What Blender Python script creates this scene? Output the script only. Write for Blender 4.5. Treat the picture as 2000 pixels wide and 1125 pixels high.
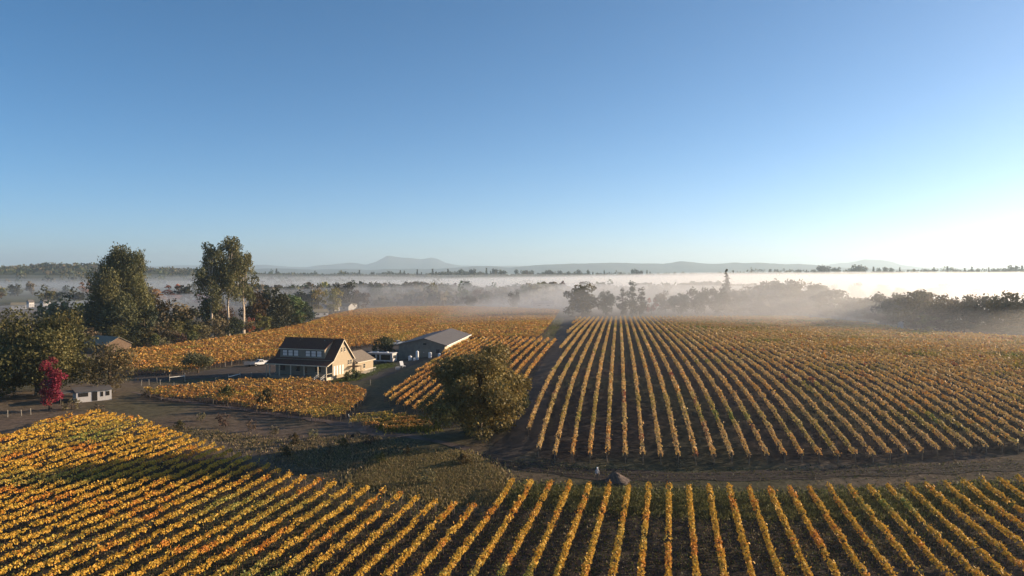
import bpy, math, random
import numpy as np
from mathutils import Vector, Matrix

for o in list(bpy.data.objects):
    bpy.data.objects.remove(o)
SC = bpy.context.scene
COL = SC.collection
R = math.radians
rng = np.random.default_rng(7)
random.seed(7)

# ------------------------------------------------------------------ camera
CAM_Z, F, CX, CY, HORIZON = 28.0, 1510.0, 1000.0, 562.5, 530.0
PITCH = math.atan((CY - HORIZON) / F)
cam_data = bpy.data.cameras.new('camera')
cam = bpy.data.objects.new('camera', cam_data)
COL.objects.link(cam)
cam.location = (0, 0, CAM_Z)
cam.rotation_euler = (math.pi / 2 - PITCH, 0, 0)
cam_data.sensor_width = 36.0
cam_data.lens = 36.0 * F / 2000.0
cam_data.clip_start = 0.5
cam_data.clip_end = 80000.0
SC.camera = cam

# ------------------------------------------------------------------ sky and sun
SUN_AZ, SUN_EL = R(73), R(14.0)          # azimuth measured from the view direction to the right
world = bpy.data.worlds.new('World')
SC.world = world
world.use_nodes = True
wn = world.node_tree.nodes
wl = world.node_tree.links
wn.clear()
w_out = wn.new('ShaderNodeOutputWorld')
w_bg = wn.new('ShaderNodeBackground')
w_sky = wn.new('ShaderNodeTexSky')
w_sky.sky_type = 'NISHITA'
w_sky.sun_disc = False
w_sky.sun_elevation = SUN_EL
w_sky.sun_rotation = SUN_AZ
w_sky.altitude = 40
w_sky.air_density = 0.50
w_sky.dust_density = 0.55
w_sky.ozone_density = 2.1
w_bg.inputs['Strength'].default_value = 0.094
w_hs = wn.new('ShaderNodeHueSaturation')           # the photograph's vivid colour rendering, the same all over the sky
w_hs.inputs['Saturation'].default_value = 1.2
w_hs.inputs['Hue'].default_value = 0.492
wl.new(w_sky.outputs[0], w_hs.inputs['Color'])
wl.new(w_hs.outputs[0], w_bg.inputs['Color'])
wl.new(w_bg.outputs[0], w_out.inputs['Surface'])

sun_data = bpy.data.lights.new('sun', 'SUN')
sun_data.energy = 5.0
sun_data.angle = R(0.53)
sun_data.color = (1.0, 0.77, 0.52)
sun = bpy.data.objects.new('sun', sun_data)
COL.objects.link(sun)
SUNV = Vector((math.sin(SUN_AZ) * math.cos(SUN_EL), math.cos(SUN_AZ) * math.cos(SUN_EL), math.sin(SUN_EL)))
sun.rotation_euler = (-SUNV).to_track_quat('-Z', 'Y').to_euler()

SC.view_settings.view_transform = 'Standard'
SC.view_settings.look = 'None'
SC.view_settings.exposure = 0.95
SC.view_settings.gamma = 1.0
SC.view_settings.use_curve_mapping = False
SC.render.engine = 'CYCLES'
SC.cycles.use_denoising = True
SC.cycles.max_bounces = 6
SC.cycles.diffuse_bounces = 2
SC.cycles.transmission_bounces = 3
SC.cycles.volume_bounces = 2
SC.cycles.transparent_max_bounces = 8
SC.cycles.caustics_reflective = False
SC.cycles.caustics_refractive = False
SC.cycles.sample_clamp_indirect = 6.0

# ------------------------------------------------------------------ terrain function
_hy = np.array([-500, 60, 92, 97, 104, 118, 133, 150, 170, 207, 250, 300, 360, 426, 520, 700, 9e4])
_hz = np.array([0, 0, 0.0, 0.35, 1.5, 3.4, 4.9, 5.8, 6.2, 6.1, 5.3, 4.2, 2.8, 1.4, 0.5, 0.0, 0.0])
_gy = np.arange(-100, 900, 1.0)
_gz = np.interp(_gy, _hy, _hz)
_k = np.hanning(17); _k /= _k.sum()
_gz = np.convolve(np.pad(_gz, 8, mode='edge'), _k, mode='valid')

def sstep(a, b, x):
    t = np.clip((x - a) / (b - a), 0, 1)
    return t * t * (3 - 2 * t)

def zt(x, y):
    x = np.asarray(x, float); y = np.asarray(y, float)
    hump = np.interp(y, _gy, _gz) * (0.12 + 0.88 * sstep(-50, 12, x))
    z = hump + 0.25 * np.sin(x / 31.0 + 1.0) * np.sin(y / 43.0) * sstep(110, 160, y)
    # low forested hill far to the left, the far ridge, the right-hand rise behind the fog
    z = z + 40 * np.exp(-((x + 1150) / 330.0) ** 2 - ((y - 2100) / 420.0) ** 2)
    z = z + 9 * sstep(2150, 2750, y) * (1 - sstep(3200, 5200, y))
    z = z + 14 * sstep(500, 1100, x) * sstep(2000, 2800, y) * (1 - sstep(3200, 5200, y))
    return z

CP, SP = math.cos(PITCH), math.sin(PITCH)
def ray(px, py):
    u, v = (px - CX) / F, -(py - CY) / F
    return np.array([u, CP + v * SP, -SP + v * CP])
_T = np.geomspace(25, 6000, 9000)
def P(px, py, h=0.0):
    """ground point (x, y, z of the ground) seen at a pixel; h = height above the ground of what the pixel shows"""
    d = ray(px, py)
    X, Y, Z = _T * d[0], _T * d[1], CAM_Z + _T * d[2]
    g = Z - (zt(X, Y) + h)
    i = int(np.argmax(g < 0))
    if g[i] >= 0:
        i = len(_T) - 1
    a = max(i - 1, 0)
    t = _T[a] + (_T[i] - _T[a]) * (g[a] / (g[a] - g[i] + 1e-9)) if i > 0 else _T[0]
    x, y = t * d[0], t * d[1]
    return Vector((x, y, float(zt(x, y))))
def PY(px, Y, dz=0.0):
    x = (px - CX) / F * Y
    return Vector((x, Y, float(zt(x, Y)) + dz))
def pxm(Y):
    return F / Y

# ------------------------------------------------------------------ helpers: objects
def link(o, parent=None):
    COL.objects.link(o)
    if parent is not None:
        o.parent = parent
    return o
def tag(o, label=None, cat=None, group=None, kind=None):
    if label: o['label'] = label
    if cat: o['category'] = cat
    if group: o['group'] = group
    if kind: o['kind'] = kind
    return o
def thing(name, label, cat, loc=(0, 0, 0), rz=0.0, group=None):
    o = bpy.data.objects.new(name, None)
    o.empty_display_size = 0.3
    link(o)
    o.location = loc
    o.rotation_euler = (0, 0, rz)
    return tag(o, label, cat, group)
def copy_tree(o, parent=None):
    c = o.copy()
    link(c, parent)
    for ch in o.children:
        copy_tree(ch, c)
    return c
_ONES = ['', 'first', 'second', 'third', 'fourth', 'fifth', 'sixth', 'seventh', 'eighth', 'ninth', 'tenth', 'eleventh', 'twelfth',
         'thirteenth', 'fourteenth', 'fifteenth', 'sixteenth', 'seventeenth', 'eighteenth', 'nineteenth']
_TENS = ['', '', 'twent', 'thirt', 'fort', 'fift', 'sixt', 'sevent', 'eight', 'ninet']
def ordw(n):
    if n >= 100:
        return 'one hundred and ' + ordw(n - 100) if n > 100 else 'hundredth'
    if n < 20:
        return _ONES[n]
    if n % 10 == 0:
        return _TENS[n // 10] + 'ieth'
    return _TENS[n // 10] + 'y-' + _ONES[n % 10]

# ------------------------------------------------------------------ helpers: materials
def mat(name, color, rough=0.8, var=0.0, scale=2.0, spec=0.25, bump=0.0, metal=0.0, second=None, detail=4.0):
    m = bpy.data.materials.new(name)
    m.use_nodes = True
    n, l = m.node_tree.nodes, m.node_tree.links
    b = n['Principled BSDF']
    b.inputs['Roughness'].default_value = rough
    b.inputs['Specular IOR Level'].default_value = spec
    b.inputs['Metallic'].default_value = metal
    b.inputs['Base Color'].default_value = (*color, 1)
    if var > 0 or second is not None:
        tc = n.new('ShaderNodeTexCoord')
        no = n.new('ShaderNodeTexNoise')
        no.inputs['Scale'].default_value = scale
        no.inputs['Detail'].default_value = detail
        l.new(tc.outputs['Object'], no.inputs['Vector'])
        rp = n.new('ShaderNodeValToRGB')
        rp.color_ramp.elements[0].position = 0.3
        rp.color_ramp.elements[1].position = 0.7
        c2 = second if second is not None else tuple(min(1, c * (1 + var)) for c in color)
        c1 = color if second is not None else tuple(c * (1 - var) for c in color)
        rp.color_ramp.elements[0].color = (*c1, 1)
        rp.color_ramp.elements[1].color = (*c2, 1)
        l.new(no.outputs['Fac'], rp.inputs['Fac'])
        l.new(rp.outputs['Color'], b.inputs['Base Color'])
        if bump > 0:
            bp = n.new('ShaderNodeBump')
            bp.inputs['Strength'].default_value = bump
            l.new(no.outputs['Fac'], bp.inputs['Height'])
            l.new(bp.outputs['Normal'], b.inputs['Normal'])
    return m

def leaf_mat(name, trans=0.35, objvar=0.0, rough=0.6):
    """leaf colour comes from the per-leaf attribute tint"""
    m = bpy.data.materials.new(name)
    m.use_nodes = True
    n, l = m.node_tree.nodes, m.node_tree.links
    b = n['Principled BSDF']
    b.inputs['Roughness'].default_value = rough
    b.inputs['Specular IOR Level'].default_value = 0.2
    at = n.new('ShaderNodeAttribute')
    at.attribute_name = 'tint'
    col = at.outputs['Color']
    if objvar > 0:
        oi = n.new('ShaderNodeObjectInfo')
        mr = n.new('ShaderNodeMapRange')
        mr.inputs['To Min'].default_value = 0.5 - objvar * 0.06
        mr.inputs['To Max'].default_value = 0.5 + objvar * 0.05
        l.new(oi.outputs['Random'], mr.inputs['Value'])
        mr2 = n.new('ShaderNodeMapRange')
        mr2.inputs['To Min'].default_value = 1 - 0.35 * objvar
        mr2.inputs['To Max'].default_value = 1 + 0.35 * objvar
        l.new(oi.outputs['Random'], mr2.inputs['Value'])
        hs = n.new('ShaderNodeHueSaturation')
        l.new(mr.outputs[0], hs.inputs['Hue'])
        l.new(mr2.outputs[0], hs.inputs['Value'])
        l.new(col, hs.inputs['Color'])
        col = hs.outputs['Color']
    l.new(col, b.inputs['Base Color'])
    tr = n.new('ShaderNodeBsdfTranslucent')
    l.new(col, tr.inputs['Color'])
    mx = n.new('ShaderNodeMixShader')
    mx.inputs['Fac'].default_value = trans
    l.new(b.outputs[0], mx.inputs[1])
    l.new(tr.outputs[0], mx.inputs[2])
    l.new(mx.outputs[0], n['Material Output'].inputs['Surface'])
    return m

M = {}
M['vine'] = leaf_mat('vine_leaves', 0.24)
M['leaf'] = leaf_mat('tree_leaves', 0.25)
M['leaf_var'] = leaf_mat('tree_leaves_varied', 0.22, 1.0)
M['grass'] = leaf_mat('grass_blades', 0.3)
M['bark'] = mat('bark', (0.09, 0.065, 0.045), 0.9, 0.4, 6)
M['pale_bark'] = mat('pale_bark', (0.55, 0.45, 0.34), 0.85, 0.3, 3)
M['post'] = mat('weathered_post', (0.15, 0.12, 0.09), 0.85, 0.3, 5)
M['vine_wood'] = mat('vine_wood', (0.10, 0.07, 0.05), 0.9, 0.3, 5)
M['fence'] = mat('silvered_fence_wood', (0.30, 0.27, 0.22), 0.8, 0.2, 4)
M['white_wood'] = mat('white_painted_wood', (0.72, 0.70, 0.64), 0.6, 0.08, 3)
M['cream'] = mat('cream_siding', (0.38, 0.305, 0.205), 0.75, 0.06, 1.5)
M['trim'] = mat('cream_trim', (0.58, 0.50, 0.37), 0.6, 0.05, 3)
M['shaded_grey'] = mat('shade_toned_siding', (0.22, 0.205, 0.165), 0.75, 0.08, 1.5)  # cream darkened, the shade of porch and front put into the colour
M['shingle'] = mat('dark_shingle', (0.115, 0.060, 0.045), 0.95, 0.3, 4, spec=0.0, bump=0.2)
M['shingle2'] = mat('brown_grey_shingle', (0.20, 0.165, 0.13), 0.9, 0.2, 3, bump=0.2)
M['metal_roof'] = mat('grey_metal_roof', (0.125, 0.115, 0.11), 0.7, 0.12, 0.8)
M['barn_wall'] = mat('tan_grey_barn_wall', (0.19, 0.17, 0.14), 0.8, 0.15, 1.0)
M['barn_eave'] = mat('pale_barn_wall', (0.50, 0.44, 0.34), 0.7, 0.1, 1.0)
M['glass'] = mat('window_glass', (0.05, 0.055, 0.06), 0.08, spec=0.6)
M['blind'] = mat('window_blind', (0.75, 0.70, 0.64), 0.5, 0.1, 8, spec=0.5)
M['dark'] = mat('dark_opening', (0.02, 0.018, 0.016), 0.9)
M['deck'] = mat('deck_boards', (0.26, 0.20, 0.14), 0.85, 0.2, 3)
M['white_paint'] = mat('white_car_paint', (0.80, 0.80, 0.80), 0.25, spec=0.5)
M['blue_paint'] = mat('pale_blue_car_paint', (0.36, 0.42, 0.50), 0.3, spec=0.5)
M['rubber'] = mat('tyre_rubber', (0.02, 0.02, 0.02), 0.9)
M['chrome'] = mat('rim_metal', (0.5, 0.5, 0.5), 0.35, metal=0.8)
M['lamp'] = mat('lamp_lens', (0.6, 0.55, 0.5), 0.2, spec=0.6)
M['white_plastic'] = mat('white_plastic', (0.78, 0.78, 0.76), 0.45)
M['grey_plastic'] = mat('grey_box', (0.38, 0.37, 0.36), 0.7, 0.1, 3)
M['tan_roof'] = mat('olive_grey_roof', (0.22, 0.20, 0.15), 0.9, 0.2, 2, bump=0.2)
M['brown_wall'] = mat('brown_wall', (0.15, 0.10, 0.065), 0.85, 0.2, 2)
M['white_wall'] = mat('white_wall', (0.50, 0.485, 0.47), 0.7, 0.06, 2)
M['dirt'] = mat('dirt_track', (0.028, 0.021, 0.018), 0.95, second=(0.060, 0.043, 0.034), scale=0.35, bump=0.3)
M['dark_dirt'] = mat('dark_gravel', (0.040, 0.032, 0.028), 0.95, second=(0.066, 0.052, 0.044), scale=0.5, bump=0.3)
M['rut'] = mat('rut_soil', (0.070, 0.050, 0.040), 0.95, second=(0.028, 0.022, 0.018), scale=0.8, bump=0.3)
M['dry_dirt'] = mat('dry_pinkish_soil', (0.075, 0.055, 0.045), 0.95, second=(0.18, 0.13, 0.105), scale=0.5, bump=0.3)
M['mound'] = mat('mound_soil', (0.12, 0.09, 0.075), 0.95, 0.35, 4.0, bump=0.8)
M['skin'] = mat('skin', (0.55, 0.35, 0.26), 0.6)
M['shirt'] = mat('grey_shirt', (0.35, 0.35, 0.37), 0.9)
M['trousers'] = mat('dark_trousers', (0.05, 0.05, 0.06), 0.9)
M['cap'] = mat('white_cap', (0.85, 0.84, 0.82), 0.7)

# ------------------------------------------------------------------ helpers: meshes
def mesh_from_faces(name, V, nper, material, tint=None):
    """V: (n*nper, 3) corner positions of n separate faces with nper corners"""
    V = np.ascontiguousarray(V, dtype=np.float32).reshape(-1, 3)
    n = len(V) // nper
    me = bpy.data.meshes.new(name)
    me.vertices.add(len(V))
    me.vertices.foreach_set('co', V.ravel())
    me.loops.add(len(V))
    me.loops.foreach_set('vertex_index', np.arange(len(V), dtype=np.int32))
    me.polygons.add(n)
    me.polygons.foreach_set('loop_start', np.arange(0, len(V), nper, dtype=np.int32))
    if tint is not None:
        a = me.attributes.new('tint', 'FLOAT_COLOR', 'FACE')
        c = np.ones((n, 4), np.float32)
        c[:, :3] = tint
        a.data.foreach_set('color', c.ravel())
    me.materials.append(material)
    me.update(calc_edges=True)
    return me

def leaf_quads(C, size, bias=None, rg=rng, asp=0.75):
    """random leaf-clump quads at centres C (n,3), edge length size (n,) ; bias (n,3) pulls the normals"""
    n = len(C)
    nr = rg.normal(size=(n, 3))
    nr /= np.linalg.norm(nr, axis=1, keepdims=True)
    if bias is not None:
        nr = nr + bias
        nr /= np.linalg.norm(nr, axis=1, keepdims=True) + 1e-9
    t = rg.normal(size=(n, 3))
    u = np.cross(nr, t)
    u /= np.linalg.norm(u, axis=1, keepdims=True) + 1e-9
    v = np.cross(nr, u)
    s = np.asarray(size)[:, None] * 0.5
    a = rg.uniform(0.7, 1.3, (n, 1))
    u = u * s * a
    v = v * s * asp * rg.uniform(0.7, 1.3, (n, 1))
    k = rg.uniform(-0.5, 0.5, (n, 1)) * 1.0
    Q = np.stack([C - u - v * (1 + k) * 0.7, C + u * 0.9 - v, C + u + v * (1 - k) * 0.7, C - u * 0.8 + v], axis=1)
    return Q.reshape(-1, 3)

class MB:
    def __init__(s):
        s.v, s.f, s.m = [], [], []
        s.cur = 0
    def add(s, vs, fs):
        b = len(s.v)
        s.v += [tuple(p) for p in vs]
        for f in fs:
            s.f.append(tuple(b + i for i in f)); s.m.append(s.cur)
        return s
    def box(s, x0, x1, y0, y1, z0, z1):
        vs = [(x, y, z) for z in (z0, z1) for y in (y0, y1) for x in (x0, x1)]
        return s.add(vs, [(0, 2, 3, 1), (4, 5, 7, 6), (0, 1, 5, 4), (2, 6, 7, 3), (0, 4, 6, 2), (1, 3, 7, 5)])
    def prism(s, prof, a0, a1, axis='x'):
        """profile of (p,q) extruded; axis x: (p,q)=(y,z); axis y: (p,q)=(x,z)"""
        n = len(prof)
        def pt(a, p, q):
            return (a, p, q) if axis == 'x' else ((p, a, q) if axis == 'y' else (p, q, a))
        vs = [pt(a0, p, q) for p, q in prof] + [pt(a1, p, q) for p, q in prof]
        fs = [tuple(range(n)), tuple(reversed(range(n, 2 * n)))]
        for i in range(n):
            j = (i + 1) % n
            fs.append((i, i + n, j + n, j))
        return s.add(vs, fs)
    def slab(s, quad, th):
        """a plate: four corners and a thickness downwards along its normal"""
        q = [Vector(p) for p in quad]
        nrm = (q[1] - q[0]).cross(q[2] - q[0]).normalized()
        if nrm.z < 0: nrm = -nrm
        lo = [p - nrm * th for p in q]
        return s.add([*q, *lo], [(0, 1, 2, 3), (7, 6, 5, 4), (0, 4, 5, 1), (1, 5, 6, 2), (2, 6, 7, 3), (3, 7, 4, 0)])
    def tube(s, pts, rad, n=6, cap=True):
        pts = [Vector(p) for p in pts]
        b = len(s.v)
        for i, p in enumerate(pts):
            d = (pts[min(i + 1, len(pts) - 1)] - pts[max(i - 1, 0)]).normalized()
            ref = Vector((1, 0, 0)) if abs(d.x) < 0.8 else Vector((0, 1, 0))
            u = d.cross(ref).normalized(); w = d.cross(u)
            r = rad[i] if hasattr(rad, '__len__') else rad
            for k in range(n):
                a = 2 * math.pi * k / n
                s.v.append(tuple(p + (u * math.cos(a) + w * math.sin(a)) * r))
        for i in range(len(pts) - 1):
            for k in range(n):
                k2 = (k + 1) % n
                s.f.append((b + i * n + k, b + i * n + k2, b + (i + 1) * n + k2, b + (i + 1) * n + k)); s.m.append(s.cur)
        if cap:
            s.f.append(tuple(b + k for k in reversed(range(n)))); s.m.append(s.cur)
            s.f.append(tuple(b + (len(pts) - 1) * n + k for k in range(n))); s.m.append(s.cur)
        return s
    def mesh(s, name, mats):
        me = bpy.data.meshes.new(name)
        me.from_pydata(s.v, [], s.f)
        for m in (mats if isinstance(mats, (list, tuple)) else [mats]):
            me.materials.append(m)
        if any(s.m):
            me.polygons.foreach_set('material_index', s.m)
        me.update()
        return me
    def build(s, name, mats, parent=None, bevel=0.0, smooth=False):
        o = bpy.data.objects.new(name, s.mesh(name, mats))
        link(o, parent)
        if bevel > 0:
            b = o.modifiers.new('bevel', 'BEVEL'); b.width = bevel; b.segments = 2; b.limit_method = 'ANGLE'
        if smooth:
            o.data.polygons.foreach_set('use_smooth', [True] * len(o.data.polygons))
        return o
def obj(name, me, parent=None):
    return link(bpy.data.objects.new(name, me), parent)

def vnoise(x, y, s, seed=0):
    """cheap smooth value noise"""
    x = np.asarray(x) / s; y = np.asarray(y) / s
    xi, yi = np.floor(x).astype(int), np.floor(y).astype(int)
    fx, fy = x - xi, y - yi
    fx = fx * fx * (3 - 2 * fx); fy = fy * fy * (3 - 2 * fy)
    def h(i, j):
        n = np.sin(i * 127.1 + j * 311.7 + seed * 74.7) * 43758.5453
        return n - np.floor(n)
    return (h(xi, yi) * (1 - fx) + h(xi + 1, yi) * fx) * (1 - fy) + (h(xi, yi + 1) * (1 - fx) + h(xi + 1, yi + 1) * fx) * fy
def inside(poly, x, y):
    x = np.asarray(x); y = np.asarray(y)
    r = np.zeros(x.shape, bool)
    n = len(poly)
    for i in range(n):
        x0, y0 = poly[i]; x1, y1 = poly[(i + 1) % n]
        c = ((y0 > y) != (y1 > y)) & (x < (x1 - x0) * (y - y0) / (y1 - y0 + 1e-12) + x0)
        r ^= c
    return r

# ------------------------------------------------------------------ field outlines (ground plan)
def plan(pts, h=1.7):
    return [tuple(P(px, py, h)[:2]) for px, py in pts]
FG = plan([(-40, 852), (40, 832), (110, 810), (190, 798), (275, 812), (375, 848), (450, 872), (555, 915), (650, 935), (735, 948), (805, 962),
           (885, 975), (930, 981), (968, 979), (985, 928), (1120, 934), (1240, 940), (1500, 945), (1620, 943), (1800, 936), (2000, 922)])
x_, y_ = FG[-1]
FG = FG + [(x_ + 12, y_ + 1.0), (64, 52), (-52, 52), (-98, 118), FG[0]]
RF = plan([(1030, 838), (1050, 868), (1062, 880), (1130, 880), (1300, 884), (1420, 884), (1560, 882), (1700, 884), (1830, 872), (2000, 862)], 1.7)
RF = RF + [(RF[-1][0] + 14, RF[-1][1] + 4)] + [(p[0] + 14, p[1]) for p in plan([(2000, 655)])] + \
    plan([(1990, 655), (1900, 650), (1790, 644), (1680, 628), (1560, 616), (1300, 617), (1125, 619), (1096, 672), (1090, 690), (1085, 702)])
BC = plan([(748, 772), (800, 792), (880, 815), (985, 800), (1022, 748), (1086, 660), (1020, 657), (945, 657), (905, 662), (838, 703)])
BA = plan([(280, 756), (360, 750), (470, 738), (600, 737), (690, 748), (716, 760), (708, 776), (688, 792), (648, 814), (560, 800), (420, 776), (300, 768)])
BB = plan([(690, 803), (760, 800), (840, 818), (850, 836), (770, 834), (680, 822)], 1.2)
BD = plan([(205, 700), (258, 722), (345, 722), (440, 704), (565, 688), (700, 672), (790, 664), (940, 656), (1050, 655), (1066, 640), (1093, 604),
           (1000, 600), (880, 597), (780, 598), (700, 603), (645, 614), (600, 630), (500, 648), (400, 662), (300, 676), (235, 682)])

# ------------------------------------------------------------------ ground sheet
def axis(lo, hi, fine0, fine1, step, grow):
    a = list(np.arange(fine0, fine1 + 0.01, step))
    s = step
    while a[-1] < hi:
        s *= grow; a.append(a[-1] + s)
    s = step
    while a[0] > lo:
        s *= grow; a.insert(0, a[0] - s)
    return np.array(a)
gx = axis(-17000, 17000, -150, 240, 2.5, 1.13)
gy = axis(-900, 19500, 40, 600, 2.5, 1.09)
GX, GY = np.meshgrid(gx, gy)
GZ = zt(GX, GY)
nx, ny = len(gx), len(gy)
gv = np.stack([GX, GY, GZ], -1).reshape(-1, 3)
ii = np.arange(nx * ny).reshape(ny, nx)
gf = np.stack([ii[:-1, :-1], ii[:-1, 1:], ii[1:, 1:], ii[1:, :-1]], -1).reshape(-1, 4)
gme = bpy.data.meshes.new('ground')
gme.vertices.add(len(gv)); gme.vertices.foreach_set('co', gv.astype(np.float32).ravel())
gme.loops.add(gf.size); gme.loops.foreach_set('vertex_index', gf.astype(np.int32).ravel())
gme.polygons.add(len(gf)); gme.polygons.foreach_set('loop_start', np.arange(0, gf.size, 4, dtype=np.int32))
fx, fy = gv[:, 0], gv[:, 1]
soil = np.array([0.045, 0.035, 0.030]); dgrass = np.array([0.115, 0.088, 0.052]); green = np.array([0.05, 0.062, 0.022]); valley = np.array([0.085, 0.085, 0.040])
infield = np.zeros(len(gv), bool)
for f_ in (FG, RF, BC, BA, BD):
    infield |= inside(f_, fx, fy)
nz = vnoise(fx, fy, 9, 1) * 0.6 + vnoise(fx, fy, 3.4, 2) * 0.4
gcol = dgrass[None] * (1 - nz[:, None]) * 1.0 + np.array([0.095, 0.068, 0.055])[None] * nz[:, None] * 1.1
gcol = gcol * (0.7 + 0.6 * vnoise(fx, fy, 22, 9)[:, None])
k_ = sstep(0.45, 0.75, vnoise(fx, fy, 14, 5))[:, None]
gcol = gcol * (1 - k_ * 0.45) + green[None] * k_ * 0.45
gcol[infield] = (soil[None] * (0.75 + 0.5 * nz[infield][:, None])) * (1 - 0.35 * k_[infield]) + green[None] * 0.35 * k_[infield]
far = sstep(560, 700, fy)[:, None]
pat = vnoise(fx, fy, 130, 11)[:, None]
gcol = gcol * (1 - far) + far * (valley[None] * (0.55 + 0.8 * pat))
ca = gme.attributes.new('tint', 'FLOAT_COLOR', 'POINT')
c4 = np.ones((len(gv), 4), np.float32); c4[:, :3] = gcol
ca.data.foreach_set('color', c4.ravel())
gme.update(calc_edges=True)
gm = bpy.data.materials.new('field_soil')
gm.use_nodes = True
n, l = gm.node_tree.nodes, gm.node_tree.links
b = n['Principled BSDF']; b.inputs['Roughness'].default_value = 0.95; b.inputs['Specular IOR Level'].default_value = 0.1
at = n.new('ShaderNodeAttribute'); at.attribute_name = 'tint'
tc = n.new('ShaderNodeTexCoord')
n1 = n.new('ShaderNodeTexNoise'); n1.inputs['Scale'].default_value = 0.9; n1.inputs['Detail'].default_value = 8; n1.inputs['Roughness'].default_value = 0.7
l.new(tc.outputs['Object'], n1.inputs['Vector'])
r1 = n.new('ShaderNodeMapRange'); r1.inputs['From Min'].default_value = 0.3; r1.inputs['From Max'].default_value = 0.7
r1.inputs['To Min'].default_value = 0.45; r1.inputs['To Max'].default_value = 1.6
l.new(n1.outputs['Fac'], r1.inputs['Value'])
mx = n.new('ShaderNodeVectorMath'); mx.operation = 'SCALE'
l.new(at.outputs['Color'], mx.inputs[0]); l.new(r1.outputs[0], mx.inputs['Scale'])
l.new(mx.outputs[0], b.inputs['Base Color'])
bp = n.new('ShaderNodeBump'); bp.inputs['Strength'].default_value = 0.5; bp.inputs['Distance'].default_value = 0.2
l.new(n1.outputs['Fac'], bp.inputs['Height']); l.new(bp.outputs[0], b.inputs['Normal'])
gme.materials.append(gm)
gme.polygons.foreach_set('use_smooth', np.ones(len(gf), bool))
tag(obj('ground', gme), kind='structure')

def ribbon(name, pts, widths, material, dz, wob=0.25, seed=0):
    """a draped track through ground points"""
    pts = [Vector(p) for p in pts]
    S, W = [], []
    for i in range(len(pts) - 1):
        a, c = pts[i], pts[i + 1]
        nn = max(2, int((c - a).length / 1.2))
        for k in range(nn):
            t = k / nn
            S.append(a.lerp(c, t)); W.append(widths[i] * (1 - t) + widths[i + 1] * t)
    S.append(pts[-1]); W.append(widths[-1])
    xs = np.array([p.x for p in S]); ys = np.array([p.y for p in S]); W = np.array(W)
    kk = np.ones(9) / 9
    xs = np.convolve(np.pad(xs, 4, mode='edge'), kk, 'valid'); ys = np.convolve(np.pad(ys, 4, mode='edge'), kk, 'valid')
    dx, dy = np.gradient(xs), np.gradient(ys)
    L = np.hypot(dx, dy) + 1e-9
    px_, py_ = -dy / L, dx / L
    cols = np.linspace(-1, 1, 9)
    N = len(xs)
    rw = (W[:, None] * (1 + wob * (vnoise(np.arange(N)[:, None] + 50 * (cols[None] > 0), cols[None] * 0, 3.0, seed + 3) - 0.5)))
    X = xs[:, None] + px_[:, None] * cols[None] * rw * 0.5
    Y = ys[:, None] + py_[:, None] * cols[None] * rw * 0.5
    Z = zt(X, Y) + dz
    V = np.stack([X, Y, Z], -1).reshape(-1, 3)
    idx = np.arange(N * 9).reshape(N, 9)
    fc = np.stack([idx[:-1, :-1], idx[:-1, 1:], idx[1:, 1:], idx[1:, :-1]], -1).reshape(-1, 4)
    me = bpy.data.meshes.new(name); me.from_pydata(V.tolist(), [], fc.tolist()); me.materials.append(material); me.update()
    return tag(obj(name, me), kind='structure')
def patch(name, poly, material, dz, cell=0.6):
    xs = [p[0] for p in poly]; ys = [p[1] for p in poly]
    ax = np.arange(min(xs), max(xs) + cell, cell); ay = np.arange(min(ys), max(ys) + cell, cell)
    X, Y = np.meshgrid(ax, ay)
    X = X + (vnoise(X, Y, 1.3, 4) - 0.5) * 0.5; Y = Y + (vnoise(X, Y, 1.3, 6) - 0.5) * 0.5
    Z = zt(X, Y) + dz
    ins = inside(poly, 0.25 * (X[:-1, :-1] + X[1:, 1:] + X[1:, :-1] + X[:-1, 1:]), 0.25 * (Y[:-1, :-1] + Y[1:, 1:] + Y[1:, :-1] + Y[:-1, 1:]))
    idx = np.arange(X.size).reshape(X.shape)
    fc = np.stack([idx[:-1, :-1], idx[:-1, 1:], idx[1:, 1:], idx[1:, :-1]], -1)[ins]
    used = np.unique(fc)
    remap = -np.ones(X.size, int); remap[used] = np.arange(len(used))
    V = np.stack([X, Y, Z], -1).reshape(-1, 3)[used]
    me = bpy.data.meshes.new(name); me.from_pydata(V.tolist(), [], remap[fc].tolist()); me.materials.append(material); me.update()
    return tag(obj(name, me), kind='structure')

ribbon('dirt_lane', [P(925, 912), P(960, 900), P(1000, 880), P(1028, 850), P(1045, 780), P(1075, 710), P(1097, 655), P(1107, 632), P(1100, 618)],
       [3.0, 4.5, 6.0, 6.0, 4.5, 4.2, 4.2, 4.6, 7.0], M['dark_dirt'], 0.045)
TRK = ribbon('farm_track', [P(930, 905), P(1000, 905), P(1100, 922), P(1250, 932), P(1400, 930), P(1600, 926), P(1800, 920), P(2000, 908), PY(2100, 104)],
       [2.5, 3.0, 3.6, 3.0, 3.0, 3.0, 3.0, 3.0, 3.0], M['dirt'], 0.05, 0.7)
for s_ in (-0.75, 0.75):
    pts_ = [P(1000, 905), P(1100, 922), P(1250, 932), P(1400, 930), P(1600, 926), P(1800, 920), P(2000, 908), PY(2100, 104)]
    r_ = ribbon('wheel_rut', [Vector((q_.x, q_.y + s_, q_.z)) for q_ in pts_], [0.5] * 8, M['rut'], 0.075, 0.9, 7)
    del r_['kind']
    r_.parent = TRK
patch('driveway', [tuple(P(*p)[:2]) for p in [(262, 748), (420, 738), (545, 737), (560, 716), (540, 700), (480, 716), (380, 726), (262, 734)]], M['dark_dirt'], 0.05)
patch('yard', [tuple(P(*p)[:2]) for p in [(700, 745), (745, 740), (800, 716), (840, 700), (780, 668), (700, 672), (720, 700), (770, 715), (720, 722)]], M['dark_dirt'], 0.045)
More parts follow.
